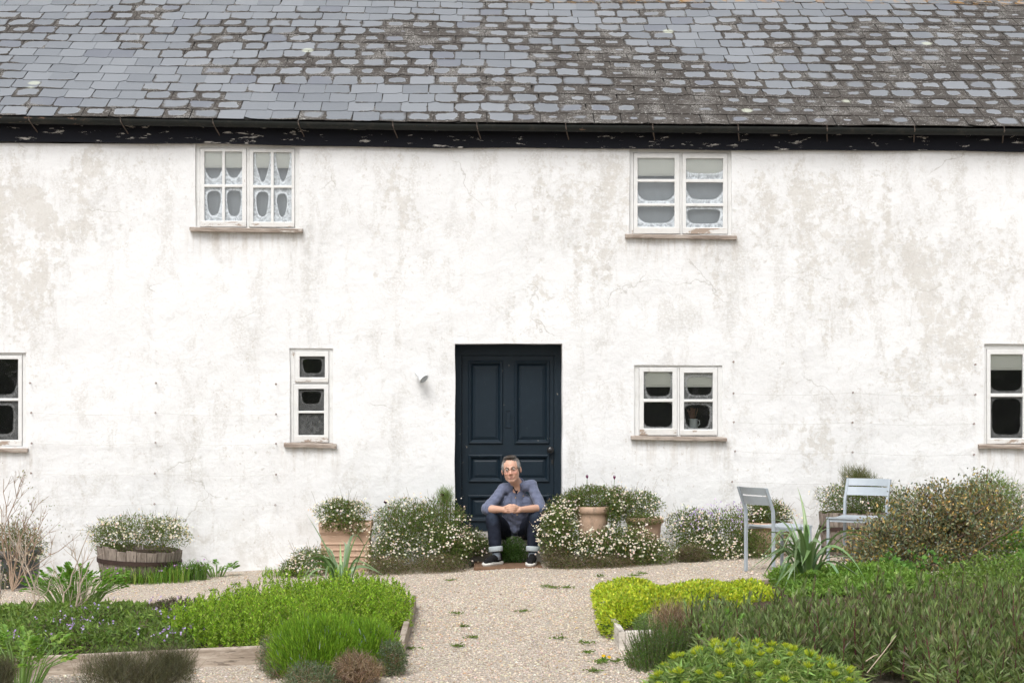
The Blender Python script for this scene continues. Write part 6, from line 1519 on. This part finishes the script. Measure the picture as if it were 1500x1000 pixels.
sh_c = np.array([0.120, 0.137, 0.205]); C = sh_c[None] * (1 + .10 * fnoise(V[:, 0], V[:, 1], V[:, 2], 51, 30))[:, None]
setcol(shirt, np.clip(C, .01, .9))
M['shirt'] = mat_attr('blue_chambray', .85, 0, .2, bump=.35, var=.16, scale=260, sheen=.2)
sho = part('shirt', shirt, man, M['shirt'], smooth=True)
# collar leaves, placket, pockets, buttons, sleeve rolls
mb = MB(); front = lambda x, z, dy=0.0: None
dg = bpy.context.evaluated_depsgraph_get(); dg.update()
from mathutils.bvhtree import BVHTree
bvh = BVHTree.FromPolygons([Vector(v) for v in V], [tuple(p.vertices) for p in shirt.polygons])
def onfront(px, py, off=.003):
    o_ = Vector((0, -CAM_D, CAM_H)); dr = Vector(ray(px, py)).normalized(); hit = bvh.ray_cast(o_, dr)
    if hit[0] is None: return P(px, py, -.55)
    return np.array(hit[0]) - np.array(dr) * off
def patch(pts, name, col, off=.004, thick=.003):
    """a small cloth piece laid on the shirt front"""
    n = len(pts); A = np.array([onfront(x, y, off) for x, y in pts]); B = np.array([onfront(x, y, off - thick) for x, y in pts]); mb = MB()
    mb.add(np.concatenate([A, B]), [np.array([list(range(n))]), np.array([[q, n + q, n + (q + 1) % n, (q + 1) % n] for q in range(n)])], col)
    return part(name, mb.mesh(name, True), man, M['shirt'])
shc = tuple(sh_c * 1.08)
nc = nk + np.array([0, .018, .004]); tilt_ = Matrix.Rotation(R_(24), 3, 'X'); rows = []
ang_ = np.linspace(R_(26), R_(334), 33)                    # measured from the front
for k_, (r_k, z_k) in enumerate(((.060, -.018), (.064, .028), (.070, .032), (.086, -.012))):
    row = []
    for q in ang_:
        ff = max(0, math.cos(q)) ** 3; zz = z_k - (.030 * ff if k_ == 3 else .012 * ff)
        row.append(nc + np.array(tilt_ @ Vector((r_k * math.sin(q) * (1 + .1 * ff * (k_ == 3)), -r_k * math.cos(q) * (1 + .12 * ff), zz))))
    rows.append(row)
Vc = np.array(rows).reshape(-1, 3); kk = len(ang_); i = np.arange(3)[:, None] * kk; q = np.arange(kk - 1)[None]
mb = MB(); mb.add(Vc, np.stack([i + q, i + q + 1, i + kk + q + 1, i + kk + q], -1).reshape(-1, 4), shc)
co = part('collar', mb.mesh('collar', True), man, M['shirt'], smooth=True); sm_ = co.modifiers.new('thick', 'SOLIDIFY'); sm_.thickness = .004
patch([(751, 714), (757, 724), (759, 717), (757, 712), (753, 711)], 'undershirt', (0.012, 0.016, 0.028), .006)
for x0 in (738, 763): patch([(x0, 725.5), (x0 + 6, 726.5), (x0 + 11.5, 725.5), (x0 + 11, 735), (x0 + 5.5, 737), (x0 + .5, 735)], 'pocket', tuple(sh_c * .9), .0055)
patch([(754.5, 725), (756.5, 725), (757.5, 740), (755.5, 740)], 'placket', tuple(sh_c * .82), .005)
for (bx, by) in ((755.2, 728.5), (741.5, 727), (766.5, 726), (757.3, 753.5)):
    q = onfront(bx, by, .008); part('button', MB().tube([q + np.array([0, .004, 0]), q - np.array([0, .002, 0])], .0055, 8).mesh('button'), sho, simple('horn_button', (0.45, 0.30, 0.10), .4))
for s in 'RL':
    e, w = J['el' + s], J['wr' + s]; d = nrm(w - e); c = e + (w - e) * .13; kk = 22; up1 = nrm(np.cross(d, [0, 0, 1.0])); up2 = np.cross(d, up1); a = np.linspace(0, 2 * math.pi, kk + 1)
    mb = MB().tube([c + .052 * (math.cos(q) * up1 + math.sin(q) * up2) + d * .004 * math.sin(3 * q) for q in a], .0095, 8, tuple(sh_c * 1.05), cap=False)
    part('sleeve_roll', mb.mesh('sleeve_roll', True), man, M['shirt'], smooth=True)
# jeans
t_ = Blob()
t_.cap(J['pel'] + np.array([-.05, .03, -.005]), .112, J['pel'] + np.array([.05, .03, -.005]), .112)
cuffs = {}
for s in 'RL':
    kn, an = J['kn' + s], J['an' + s]; ca_ = an + (kn - an) * .17; cuffs[s] = (ca_, nrm(kn - an))
    t_.cap(J['hip' + s], .098, kn * .55 + J['hip' + s] * .45, .090); t_.chain([kn * .55 + J['hip' + s] * .45, kn, kn * .55 + ca_ * .45, ca_], [.090, .074, .070, .060])
jn = t_.build('jeans', .006, 4)
V, d = cloth(jn, .004, 22, 61, (1, 1, 1))
fade = np.zeros(len(V))
for s in 'RL': fade = np.maximum(fade, np.clip(1 - np.linalg.norm((V - J['kn' + s] - np.array([0, -.05, .03])) / np.array([.08, .10, .11]), axis=1), 0, 1))
C = np.array([0.0125, 0.0155, 0.026])[None] * (1 - fade)[:, None] + np.array([0.030, 0.042, 0.066])[None] * fade[:, None]
C *= (1 + .25 * fnoise(V[:, 0], V[:, 1], V[:, 2], 71, 26))[:, None]; setcol(jn, np.clip(C, .004, .5))
M['denim'] = mat_attr('dark_denim', .85, 0, .15, bump=.4, var=.25, scale=300)
part('jeans', jn, man, M['denim'], smooth=True)
for s in 'RL':
    c, ax = cuffs[s]; A = nrm(np.cross(ax, [0, 1.0, 0])); B = np.cross(ax, A); kk = 28; a = np.arange(kk) * 2 * math.pi / kk; mb = MB(); rows = []
    for (r, hgt) in ((.056, -.030), (.066, -.034), (.071, -.028), (.072, .012), (.068, .020), (.060, .018)):
        rows.append(c + ax * hgt + (r * (1 + .03 * np.sin(3 * a)))[:, None] * (np.cos(a)[:, None] * A + np.sin(a)[:, None] * B))
    Vv = np.concatenate(rows); m = len(rows); i = np.arange(m - 1)[:, None] * kk; q = np.arange(kk)[None]; q2 = (q + 1) % kk
    mb.add(Vv, np.stack([i + q, i + q2, i + kk + q2, i + kk + q], -1).reshape(-1, 4), (0.36, 0.40, 0.42))
    part('turn_up', mb.mesh('turn_up', True), man, M['denim'], smooth=True)
    an = J['an' + s]; mb = MB().tube([an - ax * .055, an, c + ax * .0], [.044, .041, .045], 16, (0.20, 0.235, 0.28)); part('sock', mb.mesh('sock', True), man, M['shirt'], smooth=True)
# shoes with pale soles
for s, hl, tp in (('R', heelR, toeR), ('L', heelL, toeL)):
    d = nrm((tp - hl) * np.array([1, 1, 0])); sd_ = np.array([-d[1], d[0], 0]); L = .285; h0 = hl - d * .03
    prof = [(0, .026), (.04, .033), (.12, .036), (.2, .034), (.36, .036), (.55, .044), (.72, .049), (.86, .044), (.95, .030), (1.0, .010)]
    def outline(k, z, grow=0.0): return [h0 + d * (u * L + (grow if u > .5 else -grow)) + sd_ * q * (w + grow) + np.array([0, 0, z]) for q in (k,) for u, w in prof]
    def ring_(z, grow, lift=0.0): return np.array(outline(1, z, grow) + outline(-1, z, grow)[::-1]) + np.array([0, 0, 0])
    mb = MB(); r0, r1, r2 = ring_(0, .001), ring_(.014, .006), ring_(.026, .003); r1[:, 2] += 0; n = len(r0)
    wv = np.array([.006 * math.sin(u * 11) for u, w in prof] + [.006 * math.sin(u * 11) for u, w in prof][::-1]); r2[:, 2] += wv + .004
    q = np.arange(n); q2 = (q + 1) % n
    mb.add(np.concatenate([r0, r1, r2]), [np.concatenate([np.stack([k * n + q, k * n + q2, (k + 1) * n + q2, (k + 1) * n + q], -1) for k in (0, 1)])], (0.66, 0.65, 0.61))
    mb.F.setdefault(n, []).append(np.array([list(range(n))[::-1], list(range(2 * n, 3 * n))]))
    so = Blob(); Z = lambda u, z, w=0: h0 + d * u * L + sd_ * w + np.array([0, 0, z])
    so.cap(Z(.12, .052), .036, Z(.25, .062), .041); so.cap(Z(.12, .09), .034, Z(.3, .085), .036); so.chain([Z(.25, .06), Z(.45, .058), Z(.68, .046), Z(.86, .036)], [.042, .041, .040, .030])
    so.cap(Z(.70, .042, .012), .034, Z(.70, .042, -.012), .034); so.ell(Z(.85, .036), (.03, .03, .024))
    sm = so.build('shoe_upper', .005, 4); Vv = getV(sm); Vv[:, 2] = np.maximum(Vv[:, 2], FZ + .022); setV(sm, Vv); setcol(sm, np.tile([0.012, 0.012, 0.013], (len(Vv), 1)))
    sh_o = bpy.data.objects.new('shoe', None); link(sh_o, man); 
    part('upper', sm, sh_o, M['denim'], smooth=True); part('sole', mb.mesh('sole', True), sh_o, mat_attr('shoe_rubber', .6, 0, .3, var=.05), smooth=False)
    lc = MB()
    for u in (.42, .48, .54, .60): lc.tube([Z(u, .082 - (u - .42) * .10, -.026), Z(u + .01, .103 - (u - .42) * .13, 0), Z(u, .082 - (u - .42) * .10, .026)], .0032, 5, (0.02, 0.02, 0.02))
    part('laces', lc.mesh('laces', True), sh_o, M['denim'])

# ------------------------------------------------------------------ hedge across the yard (behind the photographer; it shows in the ground floor panes)
t = thing('garden_hedge', 'tall dark hedge on the far side of the yard, mirrored in the window panes', 'hedge', (0, -34, 0)); v = Veg(777)
n = 16000; q = np.stack([v.r.uniform(-22, 22, n), -34 + v.r.normal(0, .8, n), np.zeros(n)], -1); q[:, 2] = v.r.uniform(0, 1, n) * (3.9 + .7 * fnoise(q[:, 0], 0 * n, 0, 4, .5))
v.leaf(q, rdir(n, v.r), v.r.uniform(.3, .55, n), v.r.uniform(.2, .35, n), [(2, (0.05, 0.08, 0.02)), (1, (0.07, 0.10, 0.03))]); v.obj('foliage', t, M['leaf'])
mb = MB()
for x in np.arange(-21, 22, 2.0): mb.tube([(x, -34, -.3), (x + .1, -34, 1.2), (x, -34.05, 3.0)], [.09, .07, .03], 6, (0.10, 0.08, 0.06))
part('trunks', mb.mesh('trunks', True), t, M['stem'], stuff=True)
